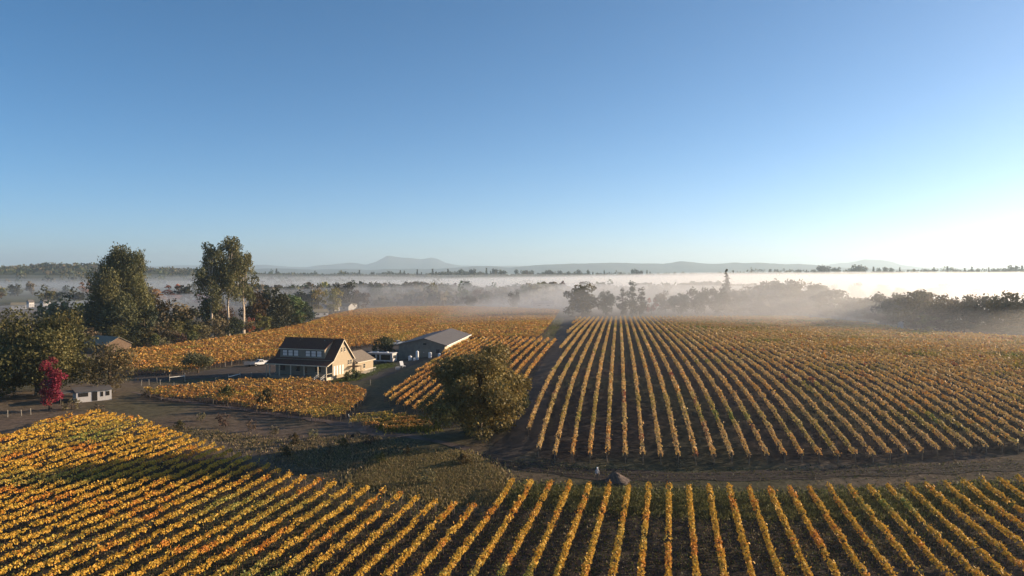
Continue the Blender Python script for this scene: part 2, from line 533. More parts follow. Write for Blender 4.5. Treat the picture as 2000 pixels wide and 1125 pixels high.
ribbon('footpath', [P(250, 765), P(330, 780), P(480, 800), P(620, 820), P(760, 850), P(860, 862), P(930, 880)], [1.2, 1.4, 1.8, 2.0, 2.4, 2.0, 1.6], M['dry_dirt'], 0.05, 1.2)

# ------------------------------------------------------------------ vine rows
PAL = {
    'gold': np.array([0.64, 0.385, 0.055]), 'orange': np.array([0.64, 0.275, 0.042]), 'olive': np.array([0.44, 0.33, 0.07]),
    'green': np.array([0.19, 0.24, 0.055]), 'red': np.array([0.36, 0.11, 0.06]), 'brown': np.array([0.30, 0.17, 0.08]), 'tan': np.array([0.60, 0.41, 0.18]), 'far_orange': np.array([0.66, 0.325, 0.08]), 'far_gold': np.array([0.70, 0.43, 0.11]),  # tan and far tones lightened: haze and backlight put into the leaf colour
}
def vine_tint(x, y, style, rowseed, rg):
    n = len(x)
    a = vnoise(x, y, 5.0, 21) * 0.55 + vnoise(x, y, 1.7, 22 + rowseed % 7) * 0.45
    g = vnoise(x, y, 11, 31 + rowseed % 3)
    rd = vnoise(x, y, 6.5, 41 + rowseed % 5)
    jit = rg.uniform(0, 1, n)
    if style == 'fg':
        base = np.where((a + (jit - 0.5) * 0.3 > 0.72)[:, None], PAL['orange'], PAL['gold'])
        base = np.where((g + (jit - 0.5) * 0.25 > 0.76)[:, None], PAL['olive'], base)
        base = np.where((g + (jit - 0.5) * 0.2 > 0.94)[:, None], PAL['green'], base)
    elif style == 'right':
        base = np.where((a + (jit - 0.5) * 0.5 > 0.66)[:, None], PAL['far_orange'], PAL['tan'])
        base = np.where((jit > 0.72)[:, None], PAL['far_gold'], base)
        base = np.where((g + (jit - 0.5) * 0.5 > 0.78)[:, None], PAL['olive'], base)
        base = np.where((rd + (jit - 0.5) * 0.2 > 0.93)[:, None], PAL['red'], base)
        base = np.where((g + (jit - 0.5) * 0.2 > 0.965)[:, None], PAL['green'], base)
    else:
        base = np.where((a + (jit - 0.5) * 0.6 > 0.46)[:, None], PAL['far_orange'], PAL['far_gold'])
        base = np.where((jit > 0.80)[:, None], PAL['brown'], base)
        base = np.where((g + (jit - 0.5) * 0.4 > 0.86)[:, None], PAL['olive'], base)
    return base * rg.uniform(0.86, 1.12, (n, 1)) * (1 + rg.normal(0, 0.05, (n, 3)))

def row_leaves(p0, p1, style, rowseed, height=1.8, dens=1.0, width=0.31, fol=0.52):
    rg = np.random.default_rng(1000 + rowseed)
    L = math.hypot(p1[0] - p0[0], p1[1] - p0[1])
    d = np.array([(p1[0] - p0[0]) / L, (p1[1] - p0[1]) / L]); q = np.array([-d[1], d[0]])
    Cs, Ss, Bs = [], [], []
    s0 = 0.0
    while s0 < L - 0.1:
        s1 = min(L, s0 + 8.0)
        mx_, my_ = p0[0] + d[0] * (s0 + s1) / 2, p0[1] + d[1] * (s0 + s1) / 2
        dist = math.hypot(mx_, my_)
        sz = min(0.52, max(0.20, dist / 773.0 * 1.35))
        nl = int((s1 - s0) * dens * 2.6 * 1.30 / sz ** 1.75)
        s = rg.uniform(s0, s1, nl)
        vine = (s + rowseed * 0.37) / 1.55
        vi = np.floor(vine)
        hv = np.sin(vi * 12.9898 + rowseed * 78.233) * 43758.5453; hv = hv - np.floor(hv)
        hv2 = np.sin(vi * 39.425 + rowseed * 11.3) * 24634.63; hv2 = hv2 - np.floor(hv2)
        lump = 1 - 0.28 * np.abs(2 * (vine - vi) - 1) ** 2
        keep = rg.uniform(0, 1, nl) < np.where(hv2 < 0.035, 0.2, 1.0) * (0.72 + 0.28 * lump)
        s, hv, lump = s[keep], hv[keep], lump[keep]
        m = len(s)
        top = height * (0.86 + 0.20 * hv) * (0.93 + 0.07 * lump)
        ang = rg.uniform(-0.25, math.pi + 0.25, m)
        rr = rg.uniform(0.55, 1.0, m) ** 0.5
        w = width * (0.75 + 0.5 * hv) * lump
        off = np.cos(ang) * w * rr
        hz = fol * height * 0.5
        z = top - hz + np.sin(ang) * hz * rr
        shoot = rg.uniform(0, 1, m) < 0.07
        z = z + shoot * rg.uniform(0.05, 0.32, m)
        off = off + shoot * rg.normal(0, 0.13, m)
        x = p0[0] + d[0] * s + q[0] * off; y = p0[1] + d[1] * s + q[1] * off
        Cs.append(np.stack([x, y, zt(x, y) + z], -1))
        Ss.append(np.full(m, sz) * rg.uniform(0.65, 1.3, m))
        bz = np.zeros((m, 3)); bz[:, 2] = np.sin(ang) * 0.9; bz[:, 0] = q[0] * np.cos(ang) * 0.9; bz[:, 1] = q[1] * np.cos(ang) * 0.9
        Bs.append(bz)
        s0 = s1
    C = np.concatenate(Cs); S_ = np.concatenate(Ss); Bn = np.concatenate(Bs)
    T = vine_tint(C[:, 0], C[:, 1], style, rowseed, rg)
    return leaf_quads(C, S_, Bn, rg), T

def post_mesh(h, r=0.06):
    return MB().tube([(0, 0, -0.2), (0, 0, h)], [r, r * 0.95], 6).mesh('end_post', M['post'])
END_POST = post_mesh(1.55, 0.06)
NROWS = 0
def in_view(x, y, margin=9.0):
    return (np.abs(x) < y * (1000 / F) * 1.0 + margin)

def field_rows(poly, xv, spacing, style, labelf, group, max_rows=None, height=1.8, dens=1.0, transverse=False, phase=0.0, tdir=None, trunks_to=170, posts_to=260, near_first=True):
    global NROWS
    if tdir is None:
        a = math.atan((xv - CX) / F)
        d = np.array([math.sin(a), math.cos(a)])
        if transverse:
            d = np.array([math.cos(a), -math.sin(a)])
    else:
        d = np.array(tdir) / np.hypot(*tdir)
    q = np.array([d[1], -d[0]])
    if transverse and q[1] < 0:
        q = -q
    pl = np.array(poly)
    offs = pl @ q
    lo, hi = offs.min(), offs.max()
    rows = []
    k = math.ceil((lo - phase) / spacing)
    while phase + k * spacing < hi:
        c = phase + k * spacing
        k += 1
        cuts = []
        for i in range(len(pl)):
            a_, b_ = pl[i], pl[(i + 1) % len(pl)]
            oa, ob = a_ @ q - c, b_ @ q - c
            if (oa < 0) != (ob < 0):
                t = oa / (oa - ob)
                cuts.append(float((a_ + (b_ - a_) * t) @ d))
        cuts.sort()
        segs = []
        for s0, s1 in zip(cuts[::2], cuts[1::2]):
            ss = np.arange(s0, s1, 1.0)
            if len(ss) < 3: continue
            X = d[0] * ss + q[0] * c; Y = d[1] * ss + q[1] * c
            v = in_view(X, Y) & (Y > 56)
            if v.sum() < 4: continue
            segs.append((ss[v].min(), min(s1, ss[v].max() + 1)))
        if segs:
            rows.append((c, segs))
    mass_q, mass_t = [], []
    for i, (c, segs) in enumerate(rows):
        Q, T = [], []
        ends = []
        for s0, s1 in segs:
            p0 = d * s0 + q * c; p1 = d * s1 + q * c
            a_, t_ = row_leaves(p0, p1, style, NROWS * 3 + 1, height, dens, fol=0.44 if style == 'fg' else 0.54)
            Q.append(a_); T.append(t_); ends += [p0, p1]
        NROWS += 1
        Q = np.concatenate(Q); T = np.concatenate(T)
        if max_rows is not None and i >= max_rows:
            mass_q.append(Q); mass_t.append(T)
            continue
        pb = ends[0] if ends[0][1] < ends[1][1] else ends[1]
        root = thing('vine_row', labelf(i + 1, len(rows)), 'vine row', (pb[0], pb[1], float(zt(pb[0], pb[1]))), 0, group)
        inv = np.array(root.location)
        obj('foliage', mesh_from_faces('foliage', Q - inv[None], 4, M['vine'], T), root)
        # trunks and line posts, too small to pick apart
        mb = MB()
        for s0, s1 in segs:
            s = s0 + 0.7
            while s < s1:
                p = d * s + q * c
                if math.hypot(*p) < trunks_to and abs(p[0]) < p[1] * 0.68 + 5:
                    z = float(zt(*p)) - inv[2]
                    x0, y0 = p[0] - inv[0], p[1] - inv[1]
                    jx, jy = random.uniform(-.08, .08), random.uniform(-.08, .08)
                    mb.tube([(x0, y0, z - 0.1), (x0 + jx, y0 + jy, z + 0.5), (x0, y0, z + 1.0)], [0.045, 0.035, 0.03], 4, False)
                s += 1.55
        if mb.v:
            tag(mb.build('trunks', M['vine_wood'], root), kind='stuff')
        for p in ends:
            if math.hypot(*p) < posts_to and abs(p[0]) < p[1] * 0.67:
                e = obj('end_post', END_POST, root)
                e.location = (p[0] - inv[0], p[1] - inv[1], float(zt(*p)) - inv[2])
                e.rotation_euler = (random.uniform(-.12, .12), random.uniform(-.12, .12), 0)
    if mass_q:
        me = mesh_from_faces('vineyard', np.concatenate(mass_q), 4, M['vine'], np.concatenate(mass_t))
        tag(obj('vineyard', me), 'orange autumn vineyard stretching away behind the farmhouse to the misty trees', 'vineyard', kind='stuff')
    return len(rows)

nr_fg = field_rows(FG, 1308, 2.42, 'fg', lambda i, n: f'golden foreground vine row, {ordw(i)} counting from the left edge of the foreground block', 'vine rows of the foreground block', height=1.62)
nr_r = field_rows(RF, 1209, 2.4, 'right', lambda i, n: f'vine row of the big right-hand field, {ordw(i)} from the dirt lane', 'vine rows of the big right-hand field', phase=0.9)
nr_c = field_rows(BC, 1190, 2.4, 'left', lambda i, n: f'orange vine row between the barn and the dirt lane, {ordw(i)} from the barn side', 'vine rows beside the barn', trunks_to=230)
nr_a = field_rows(BA, 1209, 2.4, 'left', lambda i, n: f'orange vine row in the small block before the farmhouse, {ordw(i)} from the near side', 'vine rows before the farmhouse', transverse=True, trunks_to=230)
nr_b = field_rows(BB, 1209, 2.6, 'left', lambda i, n: f'short low vine row left of the round oak, {ordw(i)} from the near side', 'short vine rows by the oak', transverse=True, height=1.3)
nr_d = field_rows(BD, 1209, 2.4, 'left', lambda i, n: f'orange vine row behind the farmhouse, {ordw(i)} from the near corner', 'vine rows behind the farmhouse',
                  max_rows=122, transverse=True, trunks_to=330, posts_to=330)
print('ROWS', nr_fg, nr_r, nr_c, nr_a, nr_b, nr_d)

# ------------------------------------------------------------------ trees
def crown_mesh(name, lobes, leaf, dens, pal, material, seed, ragged=0.35, gap=0.0):
    rg = np.random.default_rng(seed)
    Cs, Bs, Ts = [], [], []
    for (cx, cy, cz, rx, ry, rz) in lobes:
        area = 4 * math.pi * ((rx * ry) ** 1.6 / 3 + (rx * rz) ** 1.6 / 3 + (ry * rz) ** 1.6 / 3) ** (1 / 1.6)
        n = max(12, int(dens * area / leaf ** 2))
        dv = rg.normal(size=(n, 3)); dv /= np.linalg.norm(dv, axis=1, keepdims=True)
        ph = rg.uniform(0, 6.28, 6)
        bump = 1 + ragged * 0.5 * (np.sin(dv[:, 0] * 6 + ph[0]) * np.sin(dv[:, 1] * 6 + ph[1]) + np.sin(dv[:, 2] * 8 + ph[2]) * np.sin(dv[:, 0] * 9 + ph[3]))
        r = rg.uniform(0.25, 1.0, n) ** 0.45 * bump
        if gap > 0:
            k = rg.uniform(0, 1, n) > gap * (np.sin(dv[:, 0] * 5 + ph[4]) * np.sin(dv[:, 2] * 5 + ph[5]) > 0)
            dv, r = dv[k], r[k]; n = len(r)
        Cs.append(np.stack([cx + dv[:, 0] * rx * r, cy + dv[:, 1] * ry * r, cz + dv[:, 2] * rz * r], -1))
        Bs.append(dv * 0.8)
        c = np.array(pal[rg.integers(len(pal))])
        c2 = np.array(pal[rg.integers(len(pal))])
        mixv = rg.uniform(0, 1, (n, 1)) < 0.35
        Ts.append(np.where(mixv, c2, c) * rg.uniform(0.80, 1.2, (n, 1)) * rg.uniform(0.8, 1.2))
    C = np.concatenate(Cs); B_ = np.concatenate(Bs); T = np.concatenate(Ts)
    return mesh_from_faces(name, leaf_quads(C, leaf * rg.uniform(0.6, 1.35, len(C)), B_, rg), 4, material, T)

def trunk_mesh(name, h, r, lobes, material, seed, fork=0.35, nlimb=10, lean=0.02, n=7):
    rd = random.Random(seed)
    mb = MB()
    top = Vector((rd.uniform(-lean, lean) * h, rd.uniform(-lean, lean) * h, h * 0.72))
    pts = [Vector((0, 0, -0.3))] + [top * t + Vector((rd.uniform(-1, 1), rd.uniform(-1, 1), 0)) * 0.012 * h for t in (0.15, 0.4, 0.7, 1.0)]
    pts[1] = Vector((0, 0, 0.1 * h))
    mb.tube(pts, [r * 1.25, r, r * 0.8, r * 0.55, r * 0.25], n)
    ls = list(lobes); rd.shuffle(ls)
    for lb in ls[:nlimb]:
        e = Vector(lb[:3])
        t0 = rd.uniform(fork, 0.8)
        s = pts[1].lerp(top, t0)
        if e.z < s.z: s = pts[1].lerp(top, max(0.12, min(t0, e.z / h - 0.1)))
        m_ = s.lerp(e, 0.5) + Vector((0, 0, -0.04 * h))
        mb.tube([s, m_, e], [r * 0.4, r * 0.25, r * 0.08], 5, False)
    return mb.mesh(name, material)

def ellip_lobes(h, w, base, nl, seed, lr=(0.24, 0.40), flat=0.8, prof=None, wy=None):
    """lobes scattered through a crown envelope"""
    rg = np.random.default_rng(seed)
    out = []
    zc, hz = h * (base + 1) / 2, h * (1 - base) / 2
    for i in range(nl):
        for _ in range(40):
            v = rg.normal(size=3); v /= np.linalg.norm(v)
            rr = rg.uniform(0.35, 0.80)
            t = (v[2] * rr + 1) / 2
            k = prof(t) if prof else 1.0
            p = (v[0] * rr * w / 2 * k, v[1] * rr * (wy or w) / 2 * k, zc + v[2] * rr * hz)
            break
        s = rg.uniform(*lr) * w / 2 * (0.6 + 0.4 * k)
        out.append((*p, s, s, s * flat))
    o = np.array(out)                                # stretch to fill the wanted outline
    kx = (w / 2) / max(np.percentile(np.abs(o[:, 0]) + o[:, 3], 92), 1e-3)
    ky = ((wy or w) / 2) / max(np.percentile(np.abs(o[:, 1]) + o[:, 4], 92), 1e-3)
    z0, z1 = (o[:, 2] - o[:, 5]).min(), (o[:, 2] + o[:, 5]).max()
    kz = h * (1 - base) / (z1 - z0)
    o[:, 0] *= kx; o[:, 1] *= ky
    o[:, 2] = base * h + (o[:, 2] - z0) * kz
    o[:, 3] *= kx; o[:, 4] *= ky; o[:, 5] *= kz
    return [tuple(v) for v in o]

def conifer_meshes(h, w, leaf, pal, seed, material):
    rg = np.random.default_rng(seed)
    Cs, Bs = [], []
    z = 0.12 * h
    while z < h * 0.985:
        t = 1 - (z - 0.12 * h) / (0.88 * h)
        rad = w / 2 * (t ** 0.85) * rg.uniform(0.75, 1.1) + 0.15
        nb = max(3, int(6 * t + 3))
        for b_ in range(nb):
            a = rg.uniform(0, 6.283); L = rad * rg.uniform(0.6, 1.1)
            m = max(3, int(L / leaf * 3.2))
            s = rg.uniform(0.1, 1, m)
            zz = z - 0.22 * L * s + rg.normal(0, 0.12 * leaf, m)
            Cs.append(np.stack([np.cos(a) * L * s + rg.normal(0, 0.2 * leaf, m), np.sin(a) * L * s + rg.normal(0, 0.2 * leaf, m), zz], -1))
            bz = np.zeros((m, 3)); bz[:, 2] = 0.9; Bs.append(bz)
        z += h * 0.028 + 0.15
    C = np.concatenate(Cs); B_ = np.concatenate(Bs)
    p = np.array(pal)
    T = p[rg.integers(len(p), size=len(C))] * rg.uniform(0.6, 1.4, (len(C), 1))
    cm = mesh_from_faces('crown', leaf_quads(C, leaf * rg.uniform(0.6, 1.3, len(C)), B_, rg), 4, material, T)
    tm = MB().tube([(0, 0, -0.3), (0, 0, h * 0.5), (0, 0, h * 0.97)], [h * 0.018, h * 0.011, 0.03], 6).mesh('trunk', M['bark'])
    return cm, tm

G_DARK = [(0.050, 0.058, 0.026), (0.065, 0.068, 0.030), (0.040, 0.050, 0.026)]
G_OLIVE = [(0.115, 0.100, 0.034), (0.090, 0.085, 0.032), (0.145, 0.115, 0.036)]
G_GREEN = [(0.085, 0.098, 0.030), (0.062, 0.078, 0.028), (0.115, 0.115, 0.036)]
G_YEL = [(0.24, 0.19, 0.05), (0.19, 0.165, 0.05), (0.29, 0.21, 0.055)]
G_TAN = [(0.17, 0.125, 0.065), (0.13, 0.10, 0.055), (0.11, 0.085, 0.05)]
G_ORANGE = [(0.36, 0.15, 0.05), (0.30, 0.14, 0.05)]
G_RED = [(0.20, 0.018, 0.034), (0.15, 0.014, 0.028), (0.25, 0.04, 0.045), (0.22, 0.02, 0.05)]
PROTO = {}
def proto(key, h, w, crown, trunk):
    PROTO[key] = (h, w, crown, trunk)
def broad(key, h, w, base, nl, leaf, dens, pal, seed, lr=(0.24, 0.40), flat=0.8, ragged=0.35, gap=0.0, prof=None, bark='bark', tr=None, matkey='leaf_var', nlimb=10, fork=0.3):
    lb = ellip_lobes(h, w, base, nl, seed, lr, flat, prof)
    proto(key, h, w, crown_mesh('crown', lb, leaf, dens, pal, M[matkey], seed, ragged, gap), trunk_mesh('trunk', h, tr or h * 0.025, lb, M[bark], seed, fork, nlimb))
def euc(key, h, w, seed, base=0.42, nl=30, leaf=0.62):
    prof = lambda t: 0.55 + 0.75 * math.sin(math.pi * min(1, max(0, t)) ** 0.8) * 0.7
    lb = ellip_lobes(h, w, base, nl, seed, (0.20, 0.36), 1.15, prof)
    rg = np.random.default_rng(seed)
    for i in range(nl // 3):                         # a ragged top
        a = rg.uniform(0, 6.28); r_ = rg.uniform(0, 0.32) * w
        lb.append((math.cos(a) * r_, math.sin(a) * r_, h * rg.uniform(0.82, 0.955), w * 0.11, w * 0.11, w * 0.13))
    proto(key, h, w, crown_mesh('crown', lb, leaf, 0.95, [(0.125, 0.125, 0.05), (0.09, 0.095, 0.042), (0.165, 0.15, 0.058)], M['leaf'], seed, 0.5, 0.35),
          trunk_mesh('trunk', h, 0.62, lb, M['pale_bark'], seed, 0.42, 14, 0.015))
broad('round_olive', 15, 14, 0.0, 22, 0.75, 0.9, G_OLIVE, 11)
broad('round_green', 15, 14, 0.0, 24, 0.75, 0.9, G_GREEN, 12)
broad('round_dark', 15, 13, 0.0, 22, 0.75, 0.9, G_DARK, 13, ragged=0.5)
broad('round_yellow', 13, 10, 0.0, 18, 0.70, 0.9, G_YEL, 14)
broad('round_tan', 14, 13, 0.0, 20, 0.75, 0.7, G_TAN, 15, ragged=0.55, gap=0.4)
broad('tall_dark', 20, 9, 0.0, 22, 0.75, 0.9, G_DARK, 16, prof=lambda t: 1.0 - 0.55 * t)
broad('round_orange', 9, 6, 0.15, 12, 0.6, 0.9, G_ORANGE, 17)
broad('shrub_olive', 3.0, 3.4, 0.02, 12, 0.30, 0.9, G_OLIVE, 18, nlimb=6, fork=0.15)
broad('shrub_tan', 3.0, 2.6, 0.05, 10, 0.26, 0.55, G_TAN, 19, nlimb=8, fork=0.12, ragged=0.6, gap=0.5)
broad('shrub_green', 3.0, 3.4, 0.02, 12, 0.32, 0.9, G_GREEN, 20, nlimb=6, fork=0.15)
euc('euc_a', 44, 17, 31, 0.33, 34); euc('euc_b', 43, 15, 32, 0.24, 34); euc('euc_c', 36, 13, 33, 0.34, 26)
euc('euc_wide', 41, 30, 34, 0.06, 62)
for i, (h, w) in enumerate(((28, 12), (24, 8))):
    proto('conifer_' + 'ab'[i], h, w, *conifer_meshes(h, w, 1.15, G_DARK, 50 + i, M['leaf_var']))
# far, low-detail kinds
for i, pal in enumerate((G_DARK, G_OLIVE, G_TAN, G_GREEN)):
    broad('far_round_' + 'abcd'[i], 16, 15, 0.05, 9, 2.0, 0.9, pal, 60 + i, lr=(0.35, 0.55), nlimb=0)
proto('far_conifer', 26, 9, *conifer_meshes(26, 9, 2.4, G_DARK, 70, M['leaf_var']))

def tree(key, base, h, w, label, cat='tree', group=None, name='tree', rz=None):
    h0, w0, cm, tm = PROTO[key]
    t = thing(name, label, cat, base, random.uniform(0, 6.28) if rz is None else rz, group)
    c = obj('crown', cm, t); k = obj('trunk', tm, t)
    t.scale = (w / w0, w / w0, h / h0)
    return t
def tree_px(key, px, base_py, top_py, wpx, label, Y=None, **kw):
    p = P(px, base_py) if Y is None else PY(px, Y)
    h = (CAM_Z - p.z) - (top_py - HORIZON) * p.y / F
    return tree(key, p, h, wpx * p.y / F, label, **kw)

# --- near trees, one by one
def solo(name, label, px, base_py, top_py, wpx, base, nl, leaf, dens, pal, seed, lr=(0.22, 0.38), ragged=0.4, gap=0.15, flat=0.85, bark='bark', nlimb=18, prof=None):
    p = P(px, base_py)
    h = (CAM_Z - p.z) - (top_py - HORIZON) * p.y / F
    w = wpx * p.y / F
    key = 'solo%d' % seed
    broad(key, h, w, base, nl, leaf, dens, pal, seed, lr, flat, ragged, gap, prof, bark, h * 0.03, 'leaf', nlimb, 0.2)
    return tree(key, p, h, w, label, name=name, rz=0.0), p, h, w
OAK = solo('oak_tree', 'large round olive-brown oak standing beside the dirt lane', 938, 852, 672, 184, -0.05, 84, 0.31, 1.1,
     [(0.26, 0.195, 0.06), (0.21, 0.162, 0.054), (0.31, 0.225, 0.066), (0.17, 0.135, 0.05)], 101, (0.15, 0.30), gap=0.15, ragged=0.4)
solo('leafy_tree', 'broad dark green tree at the left edge behind the red maple', 74, 772, 597, 208, -0.02, 66, 0.42, 0.8,
     [(0.115, 0.108, 0.038), (0.09, 0.088, 0.034), (0.165, 0.138, 0.046)], 102, (0.18, 0.32), gap=0.25)
solo('leafy_tree', 'olive tree cut by the left frame edge, behind the broad dark tree', -22, 745, 622, 120, 0.0, 30, 0.45, 0.75, G_OLIVE, 103, gap=0.2)
solo('maple_tree', 'bright red maple beside the white shed', 98, 801, 697, 50, 0.10, 26, 0.30, 0.95, G_RED, 104, (0.24, 0.42), gap=0.1,
     prof=lambda t: 1.0 - 0.5 * max(0, t - 0.35), nlimb=8)
solo('leafy_tree', 'sparse brown-olive tree right of the white shed', 214, 772, 668, 92, 0.05, 26, 0.36, 0.55, [(0.15, 0.115, 0.05), (0.12, 0.095, 0.045), (0.10, 0.085, 0.04)], 105, gap=0.4, ragged=0.6)
solo('olive_tree', 'grey-green willowy tree beside the driveway left of the pickup', 387, 729, 686, 60, 0.22, 18, 0.30, 0.7, [(0.13, 0.125, 0.055), (0.10, 0.10, 0.05)], 106, gap=0.3, flat=1.1, nlimb=9)
solo('bush', 'round dark green bush between the farmhouse and the barn', 752, 690, 656, 46, 0.0, 16, 0.40, 0.9, [(0.06, 0.068, 0.026), (0.08, 0.082, 0.03)], 107, gap=0.1)

# --- eucalyptus and the left-hand tree line
for key, px, by, ty, w, lab in (
        ('euc_wide', 238, 672, 486, 112, 'tall wide eucalyptus, the leftmost of the giant eucalyptus trees'),
        ('euc_b', 414, 657, 472, 62, 'giant pale-trunked eucalyptus, left one of the clump of three'),
        ('euc_a', 447, 656, 461, 66, 'giant pale-trunked eucalyptus, tallest middle one of the clump of three'),
        ('euc_c', 476, 653, 490, 56, 'giant pale-trunked eucalyptus, lower right one of the clump of three')):
    tree_px(key, px, by, ty, w, lab, name='eucalyptus_tree', group='giant eucalyptus trees')
LEFT = [  # kind, x, base y, top y, width, words
    ('round_tan', 128, 672, 572, 92, 'olive-tan'), ('round_olive', 158, 668, 590, 70, 'yellow-olive'), ('round_dark', 196, 672, 582, 60, 'dark'),
    ('round_orange', 126, 690, 622, 26, 'slim orange'), ('round_dark', 282, 672, 590, 74, 'shadowy dark'), ('round_olive', 302, 664, 572, 66, 'bushy olive'),
    ('round_tan', 338, 664, 582, 76, 'brown and sparse'), ('round_dark', 365, 664, 598, 60, 'low dark'), ('round_dark', 408, 655, 575, 52, 'dark'),
    ('round_tan', 440, 655, 592, 40, 'brownish'), ('round_olive', 500, 648, 566, 54, 'olive'), ('round_dark', 532, 645, 560, 70, 'bulky dark green'),
    ('round_green', 566, 638, 574, 66, 'mid green'), ('round_dark', 592, 632, 588, 44, 'small dark green'), ('round_orange', 488, 652, 620, 20, 'reddish little'),
    ('round_dark', 230, 676, 605, 90, 'wide dark'), ('round_olive', 180, 676, 622, 60, 'low olive')]
for j, (key, px, by, ty, w, word) in enumerate(sorted(LEFT, key=lambda a: a[1])):
    tree_px(key, px, by, ty, w, f'{word} tree of the left wood, {ordw(j + 1)} from the left', group='trees of the left wood')
for j, (key, px, by, ty, w) in enumerate([('shrub_olive', 236, 682, 664, 20), ('shrub_green', 262, 678, 660, 26), ('shrub_olive', 305, 676, 652, 30), ('shrub_tan', 322, 678, 656, 24), ('shrub_tan', 350, 673, 648, 34), ('shrub_green', 372, 668, 645, 24),
                                          ('shrub_olive', 575, 642, 630, 16)]):
    tree_px(key, px, by, ty, w, f'bush before the left wood at the orange field edge, {ordw(j + 1)} from the left', cat='bush', name='bush', group='bushes before the left wood')
MIST = [
    ('round_yellow', 622, 612, 563, 34, 'yellow-green'), ('round_yellow', 652, 608, 560, 36, 'golden yellow'), ('round_dark', 672, 604, 551, 50, 'dark'), ('round_dark', 596, 612, 566, 50, 'grey-blue'),
    ('round_olive', 700, 602, 566, 44, 'pale olive'), ('round_dark', 1003, 603, 569, 26, 'dark round'), ('round_dark', 918, 600, 578, 28, 'low dark'), ('round_dark', 1062, 600, 580, 18, 'small dark'),
    ('round_olive', 1137, 618, 554, 74, 'broad rounded'), ('round_dark', 1183, 616, 566, 36, 'narrow dark'), ('tall_dark', 1216, 617, 562, 26, 'slender'), ('tall_dark', 1235, 617, 548, 32, 'tall dark'),
    ('tall_dark', 1253, 617, 560, 24, 'pointed'), ('round_orange', 1272, 614, 582, 24, 'rusty'), ('round_tan', 1300, 612, 566, 46, 'faded tan'), ('round_dark', 1330, 614, 572, 50, 'low grey'),
    ('round_dark', 1362, 614, 560, 46, 'misty grey'), ('conifer_a', 1418, 610, 524, 40, 'tall layered conifer'), ('round_dark', 1400, 614, 560, 46, 'bushy'), ('round_dark', 1440, 612, 566, 44, 'hazy')]
for j, (key, px, by, ty, w, word) in enumerate(sorted(MIST, key=lambda a: a[1])):
    tree_px(key, px, by, ty, w, f'{word} tree in the mist beyond the fields, {ordw(j + 1)} from the left' if j else 'grey-blue tree beside the yellow-green trees beyond the orange field', group='trees in the mist beyond the fields')
# the misty belt behind the right-hand field
rd = random.Random(5)
belt = []
xs = 1455.0
while xs < 2040:
    f_ = (xs - 1455) / 585
    by = np.interp(xs, [1455, 1560, 1680, 1790, 1900, 2000], [611, 613, 624, 640, 647, 652]) - rd.uniform(-0.5, 2.5)
    ty = np.interp(xs, [1455, 1480, 1530, 1590, 1640, 1700, 1790, 1850, 1930, 2000], [556, 546, 548, 556, 574, 578, 572, 574, 570, 574]) + rd.uniform(-7, 5)
    belt.append((xs, by, ty, rd.uniform(52, 84)))
    xs += rd.uniform(17, 30)
for j, (px, by, ty, w) in enumerate(belt):
    tree_px(rd.choice(['round_dark', 'round_olive', 'round_green', 'round_dark', 'round_tan']), px, by, ty, w,
            f'grey tree of the belt behind the right-hand field, {ordw(j + 1)} from the left', group='belt of misty trees')
for j in range(26):                                  # low thicket at the foot of the belt
    px = 1440 + j * 23.5 + rd.uniform(-6, 6)
    by = np.interp(px, [1440, 1560, 1680, 1790, 1900, 2000], [612, 614, 626, 642, 649, 654])
    tree_px(rd.choice(['round_dark', 'round_olive', 'round_tan']), px, by, by - rd.uniform(14, 30), rd.uniform(38, 60),
            f'low thicket at the foot of the misty belt, {ordw(j + 1)} from the left', cat='thicket', name='thicket', group='thickets under the misty belt')
for j in range(17):                                  # undergrowth at the foot of the left wood
    px = 150 + j * 27 + rd.uniform(-7, 7)
    by = np.interp(px, [150, 240, 330, 420, 500, 600], [684, 679, 670, 659, 650, 634])
    tree_px(rd.choice(['round_dark', 'round_dark', 'round_olive', 'round_tan']), px, by, by - rd.uniform(26, 46), rd.uniform(40, 58),
            f'dark thicket at the foot of the left wood, {ordw(j + 1)} from the left', cat='thicket', name='thicket', group='thickets under the left wood')
for j in range(16):                                  # second rank
    px = 1290 + j * 47 + rd.uniform(-14, 14)
    Y = rd.uniform(560, 720)
    tree(rd.choice(['round_dark', 'round_olive', 'tall_dark']), PY(px, Y), rd.uniform(13, 19), rd.uniform(14, 20),
         f'faint tree in the second rank behind the misty belt, {ordw(j + 1)} from the left', group='second rank of misty trees')
# valley trees
for j in range(60):
    px = 545 + j * 12.8 + rd.uniform(-9, 9)
    Y = rd.uniform(640, 960)
    hgt = rd.uniform(10, 19)
    tree(rd.choice(['far_round_a', 'far_round_b', 'far_round_c', 'far_round_d', 'round_tan', 'round_dark']), PY(px, Y), hgt, rd.uniform(11, 20),
         f'hazy valley tree below the fog bank, {ordw(j + 1)} from the left', group='hazy valley trees')
for j in range(26):
    px = -20 + j * 21 + rd.uniform(-9, 9)
    Y = rd.uniform(520, 1000)
    tree(rd.choice(['far_round_a', 'far_round_b', 'far_round_c', 'far_round_d', 'round_orange']), PY(px, Y), rd.uniform(9, 17), rd.uniform(10, 18),
         f'bluish valley tree past the eucalyptus, {ordw(j + 1)} from the left', group='bluish valley trees on the left')
